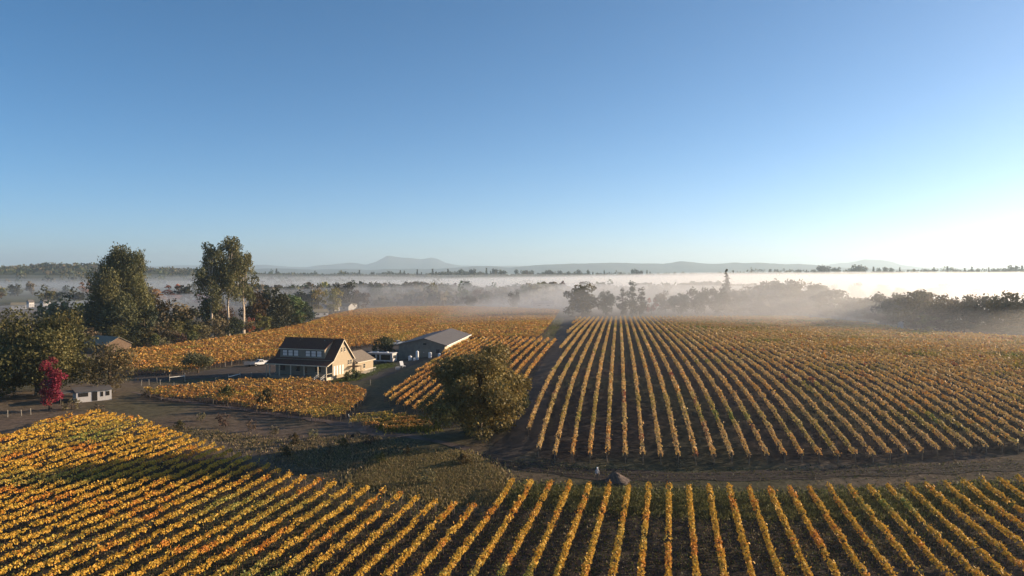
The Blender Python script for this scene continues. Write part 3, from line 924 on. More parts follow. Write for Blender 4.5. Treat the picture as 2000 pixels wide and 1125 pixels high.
# skyline trees standing above the fog
sky_t = []
for j in range(78):
    cl = rd.choice([230, 300, 380, 470, 545, 600, 650, 700, 740, 790, 850, 900, 960, 1010, 1060, 1130, 1190, 1240])
    px = cl + rd.gauss(0, 22)
    sky_t.append((px, rd.uniform(2380, 2900), rd.choice(['far_conifer', 'far_round_a', 'far_round_a', 'far_round_d', 'far_round_b']), rd.uniform(12, 29)))
for px, hh in ((760, 22), (768, 17), (782, 25), (815, 27), (823, 18), (845, 29), (852, 20), (875, 29), (890, 18), (905, 22), (1080, 19), (950, 32), (958, 22), (965, 25), (1136, 18), (1148, 26), (1158, 19), (1180, 24), (1190, 18), (1236, 20), (1243, 26)):
    sky_t.append((px, 2600, 'far_conifer', hh))
for px, Y, hh, kk in ((1604, 2500, 33, 'far_round_a'), (1614, 2520, 30, 'far_round_a'), (1634, 2500, 26, 'far_round_a'), (1664, 2500, 24, 'far_round_a'), (1673, 2450, 36, 'far_round_a'), (1684, 2500, 30, 'far_round_a'),
                      (1706, 2500, 28, 'far_conifer'), (1716, 2500, 24, 'far_round_a'), (1728, 2520, 26, 'far_round_a'), (1740, 2500, 24, 'far_round_a'), (1757, 2500, 26, 'far_conifer'), (1432, 2400, 26, 'far_conifer'),
                      (1824, 2500, 26, 'far_conifer'), (1850, 2400, 34, 'far_conifer'), (1868, 2500, 20, 'far_round_a'), (1884, 2500, 24, 'far_conifer'), (1898, 2500, 28, 'far_conifer'), (1910, 2500, 22, 'far_round_a'),
                      (1931, 2500, 26, 'far_conifer'), (1945, 2500, 22, 'far_round_a'), (1966, 2450, 26, 'far_round_a'), (1979, 2450, 34, 'far_round_a'), (1996, 2450, 34, 'far_conifer'), (1300, 2500, 18, 'far_round_a'),
                      (1318, 2500, 20, 'far_round_a'), (1336, 2500, 18, 'far_round_a'), (1560, 2500, 18, 'far_round_a'), (1575, 2500, 20, 'far_conifer'), (1590, 2500, 20, 'far_round_a')):
    sky_t.append((px, Y, kk, hh))
sky_t.sort()
for j, (px, Y, kk, hh) in enumerate(sky_t):
    w = hh * (rd.uniform(0.36, 0.5) if kk == 'far_conifer' else rd.uniform(0.7, 1.3))
    tree(kk, PY(px, Y), hh, w, f'tiny skyline tree standing above the fog, {ordw(j + 1)} from the left', group='skyline trees above the fog')
# far woods, one mass
rgw = np.random.default_rng(99)
C, S_, T = [], [], []
def clump(x, y, h, r, pal, n):
    z = float(zt(x, y))
    v = rgw.normal(size=(n, 3)); v /= np.linalg.norm(v, axis=1, keepdims=True)
    v[:, 2] = np.abs(v[:, 2])
    C.append(np.stack([x + v[:, 0] * r, y + v[:, 1] * r, z + 0.15 * h + v[:, 2] * h * 0.85 * rgw.uniform(0.6, 1, n)], -1))
    S_.append(np.full(n, r * 0.62)); T.append(np.array(pal)[rgw.integers(len(pal), size=n)] * rgw.uniform(0.6, 1.4, (n, 1)))
for _ in range(2000):
    Y = rgw.uniform(2400, 3000); px = rgw.uniform(-150, 1150) if rgw.uniform() < 0.85 else rgw.uniform(1150, 2150)
    clump((px - CX) / F * Y, Y, rgw.uniform(0.7, 1.25) * (8 + 12 * float(vnoise(px, 0.0, 40, 3))), rgw.uniform(5, 10), [G_DARK, G_DARK, G_OLIVE][rgw.integers(3)], 14)
for _ in range(700):
    x, y = -1150 + rgw.normal(0, 300), 2050 + rgw.normal(0, 230)
    clump(x, y, rgw.uniform(7, 15), rgw.uniform(6, 11), [G_DARK, G_GREEN, G_OLIVE, G_TAN][rgw.integers(4)], 14)
for _ in range(2600):
    Y = 630 + 330 * rgw.uniform(0, 1) ** 0.8; px = rgw.uniform(430, 1560)
    if vnoise(px, Y, 60, 8) > 0.22:
        clump((px - CX) / F * Y, Y, rgw.uniform(0.65, 1.2) * (5 + 10 * float(vnoise(px, Y * 0.4, 45, 13))), rgw.uniform(4.5, 8.5), [G_DARK, G_TAN, G_DARK, G_TAN, G_OLIVE][rgw.integers(5)], 40)
for _ in range(160):
    Y = rgw.uniform(1000, 2300); px = rgw.uniform(-100, 2100)
    clump((px - CX) / F * Y, Y, rgw.uniform(5, 9), rgw.uniform(6, 11), [G_DARK, G_TAN, G_OLIVE, G_GREEN][rgw.integers(4)], 14)
C = np.concatenate(C)
me = mesh_from_faces('distant_woodland', leaf_quads(C, np.concatenate(S_), None, rgw), 4, M['leaf'], np.concatenate(T))
tag(obj('distant_woodland', me), 'dark far woods covering the valley floor and the low hills', 'woodland', kind='stuff')

# ------------------------------------------------------------------ mountains
def mountains(name, Y, prof, depth, seed, color):
    xs_ = np.linspace(-250, 2250, 420)
    py = np.interp(xs_, [p[0] for p in prof], [p[1] for p in prof])
    py = py + (vnoise(xs_, xs_ * 0, 26, seed) - 0.5) * 2.0 + (vnoise(xs_, xs_ * 0, 8, seed + 1) - 0.5) * 0.9
    X = (xs_ - CX) / F * Y
    H = CAM_Z + (HORIZON - py) * Y / F
    rowsn = 13
    V, Fc = [], []
    for r_ in range(rowsn):
        t = r_ / (rowsn - 1) * 2 - 1
        k = (1 - abs(t)) ** 0.8
        yy = Y + t * depth + (vnoise(xs_, xs_ * 0 + r_ * 7, 40, seed + 5) - 0.5) * depth * 0.25
        nzz = 0.75 + 0.5 * vnoise(xs_ + r_ * 9, xs_ * 0 + r_ * 3, 22, seed + 9)
        hh = H * k * (1 if r_ == rowsn // 2 else np.minimum(1.0, nzz)) - 12 * (1 - k)
        for i in range(len(xs_)):
            V.append((X[i] * yy[i] / Y, yy[i], hh[i]))
    m = len(xs_)
    for r_ in range(rowsn - 1):
        for i in range(m - 1):
            a = r_ * m + i
            Fc.append((a, a + 1, a + m + 1, a + m))
    me = bpy.data.meshes.new(name); me.from_pydata(V, [], Fc)
    me.materials.append(mat(name + '_forest', color, 0.95, 0.4, 0.004)); me.update()
    tag(obj(name, me), kind='structure')
mountains('mountain_range', 15000, [(-250, 536), (0, 534), (60, 529), (120, 524), (180, 523), (260, 521), (320, 519), (380, 519), (500, 517), (560, 520), (600, 521), (640, 518), (690, 513), (715, 517), (735, 511),
          (758, 500), (775, 501), (800, 504), (822, 507), (842, 503), (856, 506), (872, 514), (900, 519), (1000, 519), (1100, 521), (1500, 523), (1600, 520), (1640, 515), (1690, 507), (1718, 507), (1755, 516), (1800, 523), (1900, 524), (2250, 526)], 1700, 3, (0.06, 0.065, 0.05))
mountains('hills', 9500, [(-250, 534), (0, 540), (200, 534), (400, 529), (520, 524), (600, 526), (700, 526), (860, 525), (940, 519), (1000, 522), (1060, 518), (1110, 515), (1200, 513), (1290, 515), (1330, 511), (1400, 516), (1440, 513),
          (1500, 514), (1560, 516), (1640, 522), (1800, 527), (2250, 527)], 1100, 8, (0.05, 0.055, 0.04))
def grass(name, poly, n, hmin, hmax, cols, label, seed, thin=None):
    rg = np.random.default_rng(seed)
    xs = np.array([p[0] for p in poly]); ys = np.array([p[1] for p in poly])
    X = rg.uniform(xs.min(), xs.max(), n * 2); Y = rg.uniform(ys.min(), ys.max(), n * 2)
    k = inside(poly, X, Y)
    k &= vnoise(X, Y, 2.2, seed) * .7 + vnoise(X, Y, 7, seed + 1) * .5 > rg.uniform(0.1, 0.75, len(X))
    jx, jy = rg.normal(0, 1.1, len(X)), rg.normal(0, 1.1, len(X))
    X, Y = (X + jx)[k], (Y + jy)[k]; m = len(X)
    Z = zt(X, Y)
    h = rg.uniform(hmin, hmax, m); a = rg.uniform(0, 6.28, m); w_ = rg.uniform(.05, .12, m) * (1 + hmax)
    lx, ly = rg.normal(0, .35, m) * h, rg.normal(0, .35, m) * h
    V = np.stack([np.stack([X - np.cos(a) * w_, Y - np.sin(a) * w_, Z - .02], -1), np.stack([X + np.cos(a) * w_, Y + np.sin(a) * w_, Z - .02], -1), np.stack([X + lx, Y + ly, Z + h], -1)], 1)
    cols = np.array(cols)
    T = cols[rg.integers(len(cols), size=m)] * rg.uniform(.6, 1.4, (m, 1))
    tag(obj(name, mesh_from_faces(name, V.reshape(-1, 3), 3, M['grass'], T)), label, 'grass', kind='stuff')
gp = lambda pts: [tuple(P(*p)[:2]) for p in pts]
# ------------------------------------------------------------------ farmhouse
HP = P(638, 744)
HROT = R(-20)
house = thing('farmhouse', 'cream two-storey farmhouse with dark roof, long dormer and porch', 'house', HP, HROT)
# local frame: x runs left (negative) along the porch front, y runs back, z up. Right gable end at x = 0
LEN, WY0, WY1, FL = 17.0, 2.6, 12.2, 0.7
RIDGE, EAVE, PEAVE, YR = 9.7, 4.7, 3.7, 7.4
w = MB()
w.prism([(WY0, 0), (WY1, 0), (WY1, EAVE), (YR, RIDGE - 0.15), (WY0, EAVE)], -LEN, 0, 'x')
wall = w.build('wall', M['cream'], house)
f_ = MB(); f_.box(-LEN, -0.02, WY0 - 0.03, WY0 - 0.004, 0.0, EAVE); f_.build('front_siding', M['shaded_grey'], house)  # darker sheet over the front wall, painting in the porch shade
ov = 0.45
rf = MB()
rf.slab([(-LEN - ov, YR, RIDGE + .1), (ov, YR, RIDGE + .1), (ov, WY0, EAVE + .1), (-LEN - ov, WY0, EAVE + .1)], 0.18)
rf.slab([(-LEN - ov, YR, RIDGE + .1), (-LEN - ov, WY1 + ov, EAVE - .38), (ov, WY1 + ov, EAVE - .38), (ov, YR, RIDGE + .1)], 0.18)
roof = rf.build('roof', M['shingle'], house)
pr = MB().slab([(-LEN - 1.2, WY0 + .15, EAVE + .02), (ov, WY0 + .15, EAVE + .02), (ov, -0.35, PEAVE), (-LEN - 1.2, -0.35, PEAVE)], 0.14)
pr.build('porch_roof', M['shingle'], house)
MB().box(-LEN - 1.2, ov, -0.38, -0.352, PEAVE - 0.24, PEAVE + 0.02).build('fascia', M['trim'], house)
for y0, z0, y1, z1 in ((YR, RIDGE - .1, WY1 + ov, EAVE - .58), (YR, RIDGE - .1, WY0, EAVE - .1), (WY0, EAVE - .15, -0.35, PEAVE - .16)):
    MB().slab([(ov + .003, y0, z0 + .16), (ov + .04, y0, z0 + .16), (ov + .04, y1, z1 + .16), (ov + .003, y1, z1 + .16)], 0.26).build('bargeboard', M['trim'], house)
for (px_, py_) in ((-12, 6.2), (-4.6, 6.2)):
    z_ = EAVE + (RIDGE - EAVE) * (py_ - WY0) / (YR - WY0)
    MB().tube([(px_, py_, z_), (px_, py_, z_ + 0.9)], 0.09, 8).build('vent_pipe', M['chrome'], house)
MB().tube([(-7.8, YR + .3, RIDGE - .3), (-7.8, YR + .3, RIDGE + .8)], 0.1, 8).build('vent_pipe', M['shingle'], house)
# dormer
DX0, DX1, DY, DZ0, DZ1 = -LEN + 1.2, -2.5, 2.9, 4.9, 7.35
dm = MB()
dm.prism([(DY, DZ0), (DY, DZ1), (YR - .6, RIDGE - .25), (YR - .6, DZ0)], DX0, DX1, 'x')
dorm = dm.build('dormer', [M['shaded_grey']], house)
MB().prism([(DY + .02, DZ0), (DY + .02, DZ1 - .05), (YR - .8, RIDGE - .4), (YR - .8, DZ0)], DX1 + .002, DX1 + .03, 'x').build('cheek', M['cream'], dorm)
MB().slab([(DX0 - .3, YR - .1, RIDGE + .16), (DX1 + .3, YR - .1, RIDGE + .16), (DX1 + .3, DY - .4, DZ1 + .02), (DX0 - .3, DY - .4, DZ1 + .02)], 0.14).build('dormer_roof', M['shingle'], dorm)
MB().box(DX0 - .3, DX1 + .3, DY - .43, DY - .403, DZ1 - .18, DZ1 + .03).build('fascia', M['trim'], dorm)
def window(x0, x1, y, z0, z1, parent, side='front', glass='glass', bars=1):
    """a window: dark frame standing proud of the wall, pane, sill"""
    fr = MB(); t, d_ = 0.08, 0.07
    def bx_(a0, a1, b0, b1, dd0, dd1, mb):
        if side == 'front': mb.box(a0, a1, y - dd1, y - dd0, b0, b1)
        else: mb.box(y + dd0, y + dd1, a0, a1, b0, b1)
    bx_(x0, x0 + t, z0, z1, -.02, d_, fr); bx_(x1 - t, x1, z0, z1, -.02, d_, fr)
    bx_(x0 + t, x1 - t, z0, z0 + t, -.02, d_, fr); bx_(x0 + t, x1 - t, z1 - t, z1, -.02, d_, fr)
    if bars: bx_(x0 + t, x1 - t, (z0 + z1) / 2 - .03, (z0 + z1) / 2 + .03, -.02, d_ - .02, fr)
    wd = fr.build('window', M['trim'] if side != 'front' else M['dark'], parent)
    g = MB(); bx_(x0 + t, x1 - t, z0 + t, z1 - t, 0.004, 0.02, g); g.build('pane', M[glass], wd)
    s_ = MB(); bx_(x0 - .05, x1 + .05, z0 - .08, z0, -.02, d_ + .05, s_); s_.build('sill', M['trim'], wd)
    return wd
DW = DX1 - DX0
for k in range(3):
    for f0 in (0.055, 0.575):
        x0 = DX0 + DW * (f0 + k * 0.127)
        window(x0, x0 + 1.5, DY, DZ0 + 0.55, DZ0 + 2.1, house, 'front', 'blind')
for x0, x1 in ((-15.5, -14.2), (-10.8, -9.6), (-5.0, -3.4)):
    window(x0, x1, WY0 - .03, 1.6, 3.0, house, 'front')
dr = MB().box(-8.4, -7.4, WY0 - .09, WY0 - .031, FL, 2.85).build('door', M['brown_wall'], house)
MB().tube([(-7.55, WY0 - .15, 1.75), (-7.55, WY0 - .09, 1.75)], 0.05, 6).build('handle', M['chrome'], dr)
for y0 in (6.35, 7.75):
    window(y0, y0 + .75, 0.0, 6.5, 7.7, house, 'side')
for y0 in (9.6, 10.7):
    window(y0, y0 + .85, 0.0, 2.9, 4.2, house, 'side')
for k in range(4):
    window(3.0 + k * 1.28, 3.0 + k * 1.28 + .95, 0.0, 0.9, 3.3, house, 'side', 'blind', 0)
# porch
pf = MB().box(-LEN, -0.02, -0.1, WY0 - .035, 0.45, FL).build('porch_floor', M['deck'], house)
MB().box(0.0 - .02, 0.03, -0.1, WY0, 0.0, FL + .02).build('porch_skirt', M['trim'], house)
MB().box(-LEN, -.03, -.13, -.1, 0.0, .45).build('porch_skirt', M['shaded_grey'], house)
for x in (-0.15, -2.6, -6.6, -10.6, -14.0, -16.9):
    MB().box(x - .1, x + .1, -.05, .15, FL, PEAVE - .1).build('porch_post', M['trim'], house)
rl = MB()
rl.box(-2.5, -.25, 0, .06, FL + .85, FL + .93); rl.box(-6.5, -2.7, 0, .06, FL + .85, FL + .93)
for k in range(24): rl.box(-6.4 + k * .26, -6.36 + k * .26, .01, .05, FL + .08, FL + .85)
rl.box(-6.5, -.25, 0, .06, FL + .05, FL + .1)
rl.build('porch_rail', M['shaded_grey'], house)
sr = MB()
for x in (-2.2, -0.3):
    sr.tube([(x, -.15, FL + .9), (x, -2.1, .95)], .04, 5); sr.tube([(x, -.15, FL + .45), (x, -2.1, .5)], .04, 5)
    sr.tube([(x, -2.1, 0), (x, -2.1, 1.0)], .05, 5); sr.tube([(x, -1.1, 0.2), (x, -1.1, 1.35)], .04, 5)
sr.build('stair_rail', M['white_wood'], house)
for k in range(3):
    MB().box(-2.15, -.35, -.14 - .3 * (k + 1), -.14 - .3 * k, 0.02, .45 - .15 * k).build('step', M['deck'], house)
MB().box(0.002, .05, -.02, WY0 - .3, FL + .85, FL + .95).build('side_rail', M['trim'], house)
# rear wing
wg = MB().prism([(-7.0, 0), (0.6, 0), (0.6, 3.3), (-3.2, 5.4), (-7.0, 3.3)], 12.25, 21.5, 'y')
wing = wg.build('rear_wing', M['cream'], house)
MB().slab([(-3.2, 11.9, 5.58), (-3.2, 22.0, 5.58), (1.1, 22.0, 3.2), (1.1, 12.7, 3.2)], .14).build('wing_roof', M['shingle2'], wing)
MB().slab([(-3.2, 11.9, 5.58), (-7.5, 11.9, 3.2), (-7.5, 22.0, 3.2), (-3.2, 22.0, 5.58)], .14).build('wing_roof', M['shingle2'], wing)
MB().box(1.1, 1.16, 12.7, 22.0, 2.95, 3.2).build('fascia', M['trim'], wing)
window(16.2, 17.3, 0.6, 1.2, 2.5, house, 'side')
# side deck with pergola rails
dk = MB().box(0.65, 3.4, 12.4, 18.2, 0.0, 0.5).build('side_deck', M['trim'], house)
dr_ = MB()
for k in range(8): dr_.box(3.3, 3.36, 12.5 + k * .8, 12.56 + k * .8, .5, 1.4)
dr_.box(3.28, 3.38, 12.45, 18.2, 1.4, 1.48)
dr_.build('deck_rail', M['white_wood'], house)
pg = MB()
for yy in (9.6, 12.0): pg.box(2.4, 2.52, yy, yy + .12, 0, 2.4)
for k in range(6): pg.box(.05, 2.7, 9.5 + k * .5, 9.6 + k * .5, 2.4, 2.52)
pg.build('pergola', M['brown_wall'], house)
MB().box(-LEN - 1.1, -LEN - 0.98, .1, .22, 0, PEAVE - .1).build('carport_post', M['trim'], house)

# ------------------------------------------------------------------ barn
BP = PY(868, 229.5, -0.5)
BROT = R(-7.0)
barn = thing('barn', 'long grey-roofed barn with a shaded gable end, behind the round oak', 'barn', BP, BROT)
BW, BL, BE, BR = 14.0, 40.0, 3.6, 5.4
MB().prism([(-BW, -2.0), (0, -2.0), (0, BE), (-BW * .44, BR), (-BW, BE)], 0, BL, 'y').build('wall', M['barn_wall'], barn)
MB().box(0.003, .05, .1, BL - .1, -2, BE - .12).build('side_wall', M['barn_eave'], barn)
MB().slab([(-BW * .44, -.6, BR + .22), (-BW * .44, BL + .6, BR + .22), (.9, BL + .6, BE - .12), (.9, -.6, BE - .12)], .12).build('roof', M['metal_roof'], barn)
MB().slab([(-BW * .44, -.6, BR + .22), (-BW - .9, -.6, BE - .05), (-BW - .9, BL + .6, BE - .05), (-BW * .44, BL + .6, BR + .22)], .12).build('roof', M['metal_roof'], barn)
MB().box(.9, .95, -.6, BL + .6, BE - .40, BE - .1).build('gutter', M['white_wood'], barn)
d_ = MB().box(-8.2, -4.4, -.06, -.003, -1.2, 2.3).build('door', M['shaded_grey'], barn)
MB().box(-6.4, -6.2, -.1, -.06, 1.2, 1.5).build('handle', M['chrome'], d_)
MB().box(-2.6, -1.5, -.05, -.003, 1.2, 2.3).build('window', M['glass'], barn)
MB().box(-6.5, -5.5, -.05, -.003, 3.6, 4.1).build('vent', M['dark'], barn)
MB().box(.055, .1, 6, 8.5, 0, 2.6).build('side_door', M['white_wood'], barn)
for y0 in (14, 20, 26): MB().box(.055, .09, y0, y0 + 1.4, 1.3, 2.4).build('window', M['glass'], barn)

# ------------------------------------------------------------------ white cabin trailer between house and barn
TP = P(766, 709)
tr = thing('cabin_trailer', 'low white-roofed cabin trailer with dark side openings, right of the farmhouse', 'trailer', TP, R(-17))
TL, TW, TH = 7.6, 2.9, 2.75
MB().box(-TL, 0, 0, TW, .45, TH - .1).build('body', M['grey_plastic'], tr, 0.08)
MB().box(.003, .06, .0, TW, .4, TH).build('end_wall', M['white_wall'], tr)
MB().box(-TL - .25, .2, -.3, TW + .2, TH - .09, TH + .08).build('roof', M['white_wall'], tr, .03)
for x0, x1 in ((-6.9, -5.3), (-4.9, -4.0), (-3.6, -.5)):
    o_ = MB().box(x0, x1, -.06, -.003, .8, 2.3).build('opening', M['dark'], tr)
    fr = MB(); fr.box(x0 - .1, x0, -.09, -.003, .75, 2.35); fr.box(x1, x1 + .1, -.09, -.003, .75, 2.35); fr.build('frame', M['white_wood'], o_)
MB().box(.063, .1, .5, 2.3, 1.2, 2.1).build('end_window', M['glass'], tr)
MB().box(-TL, 0, -.08, -.003, .42, .68).build('skirting', M['white_wall'], tr)
for x in (-6.2, -1.6): MB().tube([(x, .1, .36), (x, .38, .36)], .36, 12).build('wheel', M['rubber'], tr)
for x in (-5.5, -2.4): MB().box(x, x + .5, 1, 1.5, TH + .08, TH + .35).build('roof_vent', M['white_plastic'], tr)

# ------------------------------------------------------------------ other sheds and houses
def gable_building(name, label, cat, p, rz, L, W, E, Rg, wall_m, roof_m, ov=.4, wins=(), door=None, group=None):
    """ridge along local x; front long wall at y=0 facing -y"""
    t = thing(name, label, cat, p, rz, group)
    MB().prism([(0, -.2), (W, -.2), (W, E), (W / 2, Rg), (0, E)], -L / 2, L / 2, 'x').build('wall', wall_m, t)
    s = (Rg - E) / (W / 2)
    rr_ = MB()
    rr_.slab([(-L / 2 - ov, W / 2, Rg + .15), (L / 2 + ov, W / 2, Rg + .15), (L / 2 + ov, -ov, E - s * ov + .15), (-L / 2 - ov, -ov, E - s * ov + .15)], .12)
    rr_.slab([(-L / 2 - ov, W / 2, Rg + .15), (-L / 2 - ov, W + ov, E - s * ov + .15), (L / 2 + ov, W + ov, E - s * ov + .15), (L / 2 + ov, W / 2, Rg + .15)], .12)
    rr_.build('roof', roof_m, t)
    for (x0, x1, z0, z1) in wins:
        wd = MB().box(x0, x1, -.06, -.003, z0, z1).build('window', M['trim'], t)
        MB().box(x0 + .08, x1 - .08, -.075, -.062, z0 + .08, z1 - .08).build('pane', M['glass'], wd)
    if door:
        MB().box(door[0], door[1], -.05, -.003, 0, 2.1).build('door', M['dark'], t)
    return t
gable_building('house', 'small brown house with olive-grey roof among the trees at left', 'house', P(186, 689), R(-32), 12.5, 9.0, 2.9, 5.2, M['brown_wall'], M['tan_roof'],
               wins=((-4.5, -3.2, 1.1, 2.2), (1.5, 3.2, 1.1, 2.2), (4.2, 5.3, 1.0, 2.2)), door=(-.6, .5))
# white shed with lean-to roof beside the maple; its bright side looks towards the sun
sp = P(149, 787)
sh = thing('shed', 'white boxy shed with dark openings and a pale low roof, beside the red maple', 'shed', sp, R(38))
MB().prism([(0, 0), (4.2, 0), (4.2, 2.5), (0, 2.25)], 0, 6.6, 'x').build('wall', M['white_wall'], sh)
MB().slab([(-.3, -.4, 2.33), (6.9, -.4, 2.33), (6.9, 4.6, 2.68), (-.3, 4.6, 2.68)], .1).build('roof', M['metal_roof'], sh)
for x0, x1, z0, z1 in ((.4, 2.2, 1.15, 1.95), (2.9, 3.9, .1, 2.0), (4.5, 5.0, .9, 1.9), (5.5, 6.2, 1.0, 1.9)):
    MB().box(x0, x1, -.05, -.003, z0, z1).build('opening', M['dark'], sh)
MB().box(-2.9, -.02, .2, 4.0, 2.1, 2.2).build('lean_to_roof', M['metal_roof'], sh)
for y in (.4, 3.8): MB().box(-2.8, -2.68, y, y + .12, 0, 2.1).build('lean_to_post', M['post'], sh)

FAR = [(628, 619, 30, 8.5, 5.5, 2.8, 4.6, 'white_wall', 'tan_roof', 'white cottage at the far corner of the orange field'),
       (650, 608, 40, 11, 7, 3.2, 5.2, 'white_wall', 'metal_roof', 'white-gabled farm building behind the white cottage'),
       (664, 606, -20, 14, 8, 3.0, 5.0, 'grey_plastic', 'tan_roof', 'grey low barn beside the white-gabled farm building'),
       (690, 603, 60, 8, 6, 3.0, 5.0, 'white_wall', 'tan_roof', 'tiny white house at the far edge of the orange field'),
       (1062, 601, 10, 16, 8, 3.0, 5.0, 'grey_plastic', 'metal_roof', 'pale-roofed farm building in the mist left of the rounded tree'),
       (1272, 592, 0, 22, 10, 4.0, 6.0, 'white_wall', 'metal_roof', 'pale roof showing through mist right of the tall dark trees'),
       (36, 604, 30, 9, 6, 3.0, 4.8, 'grey_plastic', 'tan_roof', 'pale house in the valley at far left'),
       (62, 600, 60, 4, 3.5, 4.0, 5.6, 'white_wall', 'metal_roof', 'narrow white building in the valley at far left'),
       (92, 597, 60, 6, 5, 3.0, 4.6, 'grey_plastic', 'metal_roof', 'small grey building in the blue valley mist left of the eucalyptus'),
       (1764, 641, 60, 2.4, 2.0, 2.2, 2.8, 'white_wall', 'white_wall', 'tiny white hut under the misty tree belt')]
for px, py, rz, L, W, E, Rg, wm, rm, lab in FAR:
    gable_building('farm_building', lab, 'building', P(px, py), R(rz), L, W, E, Rg, M[wm], M[rm], wins=((-L * .3, -L * .15, 1.2, 2.2), (L * .15, L * .3, 1.2, 2.2)))

# ------------------------------------------------------------------ vehicles
def pickup(label, p, rz, paint):
    t = thing('pickup_truck', label, 'pickup truck', p, rz)
    bd = MB()   # side profile in (x, z); x forward
    lower = [(-2.75, .55), (-2.78, 1.05), (-.75, 1.05), (-.7, 1.08), (1.0, 1.08), (2.45, 1.0), (2.7, .85), (2.72, .5), (2.2, .42), (-2.3, .42)]
    bd.prism([(x, z) for x, z in lower], -.95, .95, 'y')
    body = bd.build('body', paint, t, .06)
    MB().prism([(-.75, 1.082), (-.62, 1.72), (.45, 1.74), (1.05, 1.082)], -.82, .82, 'y').build('cab', paint, t, .06)
    for s in (-1, 1):
        y0, y1 = (s * .823, s * .84) if s > 0 else (s * .84, s * .823)
        MB().prism([(-.6, 1.14), (-.52, 1.62), (-.1, 1.64), (-.1, 1.14)], y0, y1, 'y').build('side_window', M['glass'], t)
        MB().prism([(-.02, 1.14), (-.02, 1.64), (.40, 1.64), (.82, 1.14)], y0, y1, 'y').build('side_window', M['glass'], t)
        for x in (-1.65, 1.75):
            ya, yb = sorted((s * .72, s * .97))
            wl_ = MB().tube([(x, ya, .38), (x, yb, .38)], .38, 16).build('wheel', M['rubber'], t)
            yc, yd = sorted((s * .972, s * .99))
            MB().tube([(x, yc, .38), (x, yd, .38)], .2, 10).build('rim', M['chrome'], wl_)
        ya, yb = sorted((s * .5, s * .9))
        MB().box(2.70, 2.74, ya, yb, .68, .84).build('headlight', M['lamp'], t)
        MB().box(-2.80, -2.77, ya + .1 if s > 0 else ya, yb if s > 0 else yb - .1, .7, 1.0).build('tail_light', M['brown_wall'], t)
    MB().slab([(1.02, -.7, 1.13), (1.02, .7, 1.13), (.52, .7, 1.70), (.52, -.7, 1.70)], .02).build('windscreen', M['glass'], t)
    MB().box(-2.6, -.85, -.75, .75, 1.04, 1.056).build('bed', M['dark'], t)
    for y in (-.9, .78): MB().box(-2.74, -.78, y, y + .12, 1.052, 1.25).build('bed_side', paint, t)
    MB().box(-2.76, -2.66, -.78, .78, 1.052, 1.25).build('tailgate', paint, t)
    MB().box(2.72, 2.85, -.95, .95, .42, .62).build('bumper', M['chrome'], t)
    MB().box(-2.92, -2.78, -.9, .9, .45, .6).build('bumper', M['chrome'], t)
    return t
pickup('white pickup truck parked on the driveway left of the farmhouse', P(508, 714), R(226), M['white_paint'])
pickup('pale blue-grey pickup truck parked left of the barn', P(776, 674), R(222), M['blue_paint'])
ut = thing('utility_trailer', 'small grey slatted utility trailer behind the white pickup', 'trailer', P(487, 716), R(20))
MB().box(-1.5, 1.5, -.8, .8, .5, .6).build('floor', M['deck'], ut)
for k in range(4):
    MB().box(-1.5, 1.5, -.84, -.8, .65 + k * .25, .83 + k * .25).build('slat', M['grey_plastic'], ut)
for x in (-1.5, 1.46): MB().box(x, x + .04, -.8, .8, .6, 1.5).build('end_board', M['grey_plastic'], ut)
for y in (-.98, .84): MB().tube([(0, y, .34), (0, y + .14, .34)], .34, 12).build('wheel', M['rubber'], ut)
MB().box(1.5, 2.6, -.05, .05, .45, .53).build('drawbar', M['post'], ut)

# ------------------------------------------------------------------ fences, posts
def h_rail(px0, py0, px1, py1, hpx, label, hh=1.5):
    a, c = P(px0, py0), P(px1, py1)
    t = thing('rail_fence', label, 'fence', a, 0, 'brace panels of the driveway fence')
    d = c - a
    for q_ in (Vector((0, 0, 0)), d):
        o_ = MB().box(q_.x - .07, q_.x + .07, q_.y - .07, q_.y + .07, q_.z - .2, q_.z + hh).build('post', M['fence'], t)
    MB().tube([Vector((0, 0, hh * .62)), d + Vector((0, 0, hh * .62))], .09, 6).build('rail', M['white_wood'], t)
h_rail(331, 747, 361, 744, 0, 'white braced fence panel on the driveway, the one furthest left', 2.0)
h_rail(446, 744, 469, 738, 0, 'white braced fence panel at the corner of the small vine block', 1.6)
h_rail(524, 694, 538, 691, 0, 'white braced fence panel behind the white pickup', 2.0)
POST = MB().tube([(0, 0, -.2), (0, 0, 1.0)], [.07, .065], 6).mesh('fence_post', M['fence'])
posts = [(307, 748), (276, 753), (291, 752), (313, 752), (339, 757), (368, 757), (395, 753), (421, 748), (491, 737), (540, 738), (572, 742), (613, 749), (628, 754), (723, 752),
         (321, 728), (335, 727), (348, 722), (440, 716), (452, 714), (462, 709), (472, 706), (483, 700), (494, 697), (504, 694), (15, 815), (42, 812), (60, 810)]
for j, (px, py) in enumerate(sorted(posts)):
    p = P(px, py)
    o_ = obj('fence_post', POST)
    o_.location = p
    o_.scale = (1, 1, 1.15 + .25 * random.random())
    o_.rotation_euler = (random.uniform(-.08, .08), random.uniform(-.08, .08), 0)
    tag(o_, f'weathered fence post left of the farmhouse, {ordw(j + 1)} from the left', 'post', 'pale fence posts')
ut2 = thing('utility_pole', 'thin utility pole rising from the far edge of the orange field', 'utility pole', P(865, 602))
MB().tube([(0, 0, -.3), (0, 0, 11)], [.22, .14], 7).build('pole', M['post'], ut2)
MB().box(-1.2, 1.2, -.08, .08, 10.0, 10.18).build('crossarm', M['post'], ut2)
ob = thing('nest_box', 'dark nest box on a tall thin pole in the shaded rough ground', 'nest box', P(689, 905))
MB().tube([(0, 0, -.2), (.05, 0, 3.8)], .035, 6).build('pole', M['post'], ob)
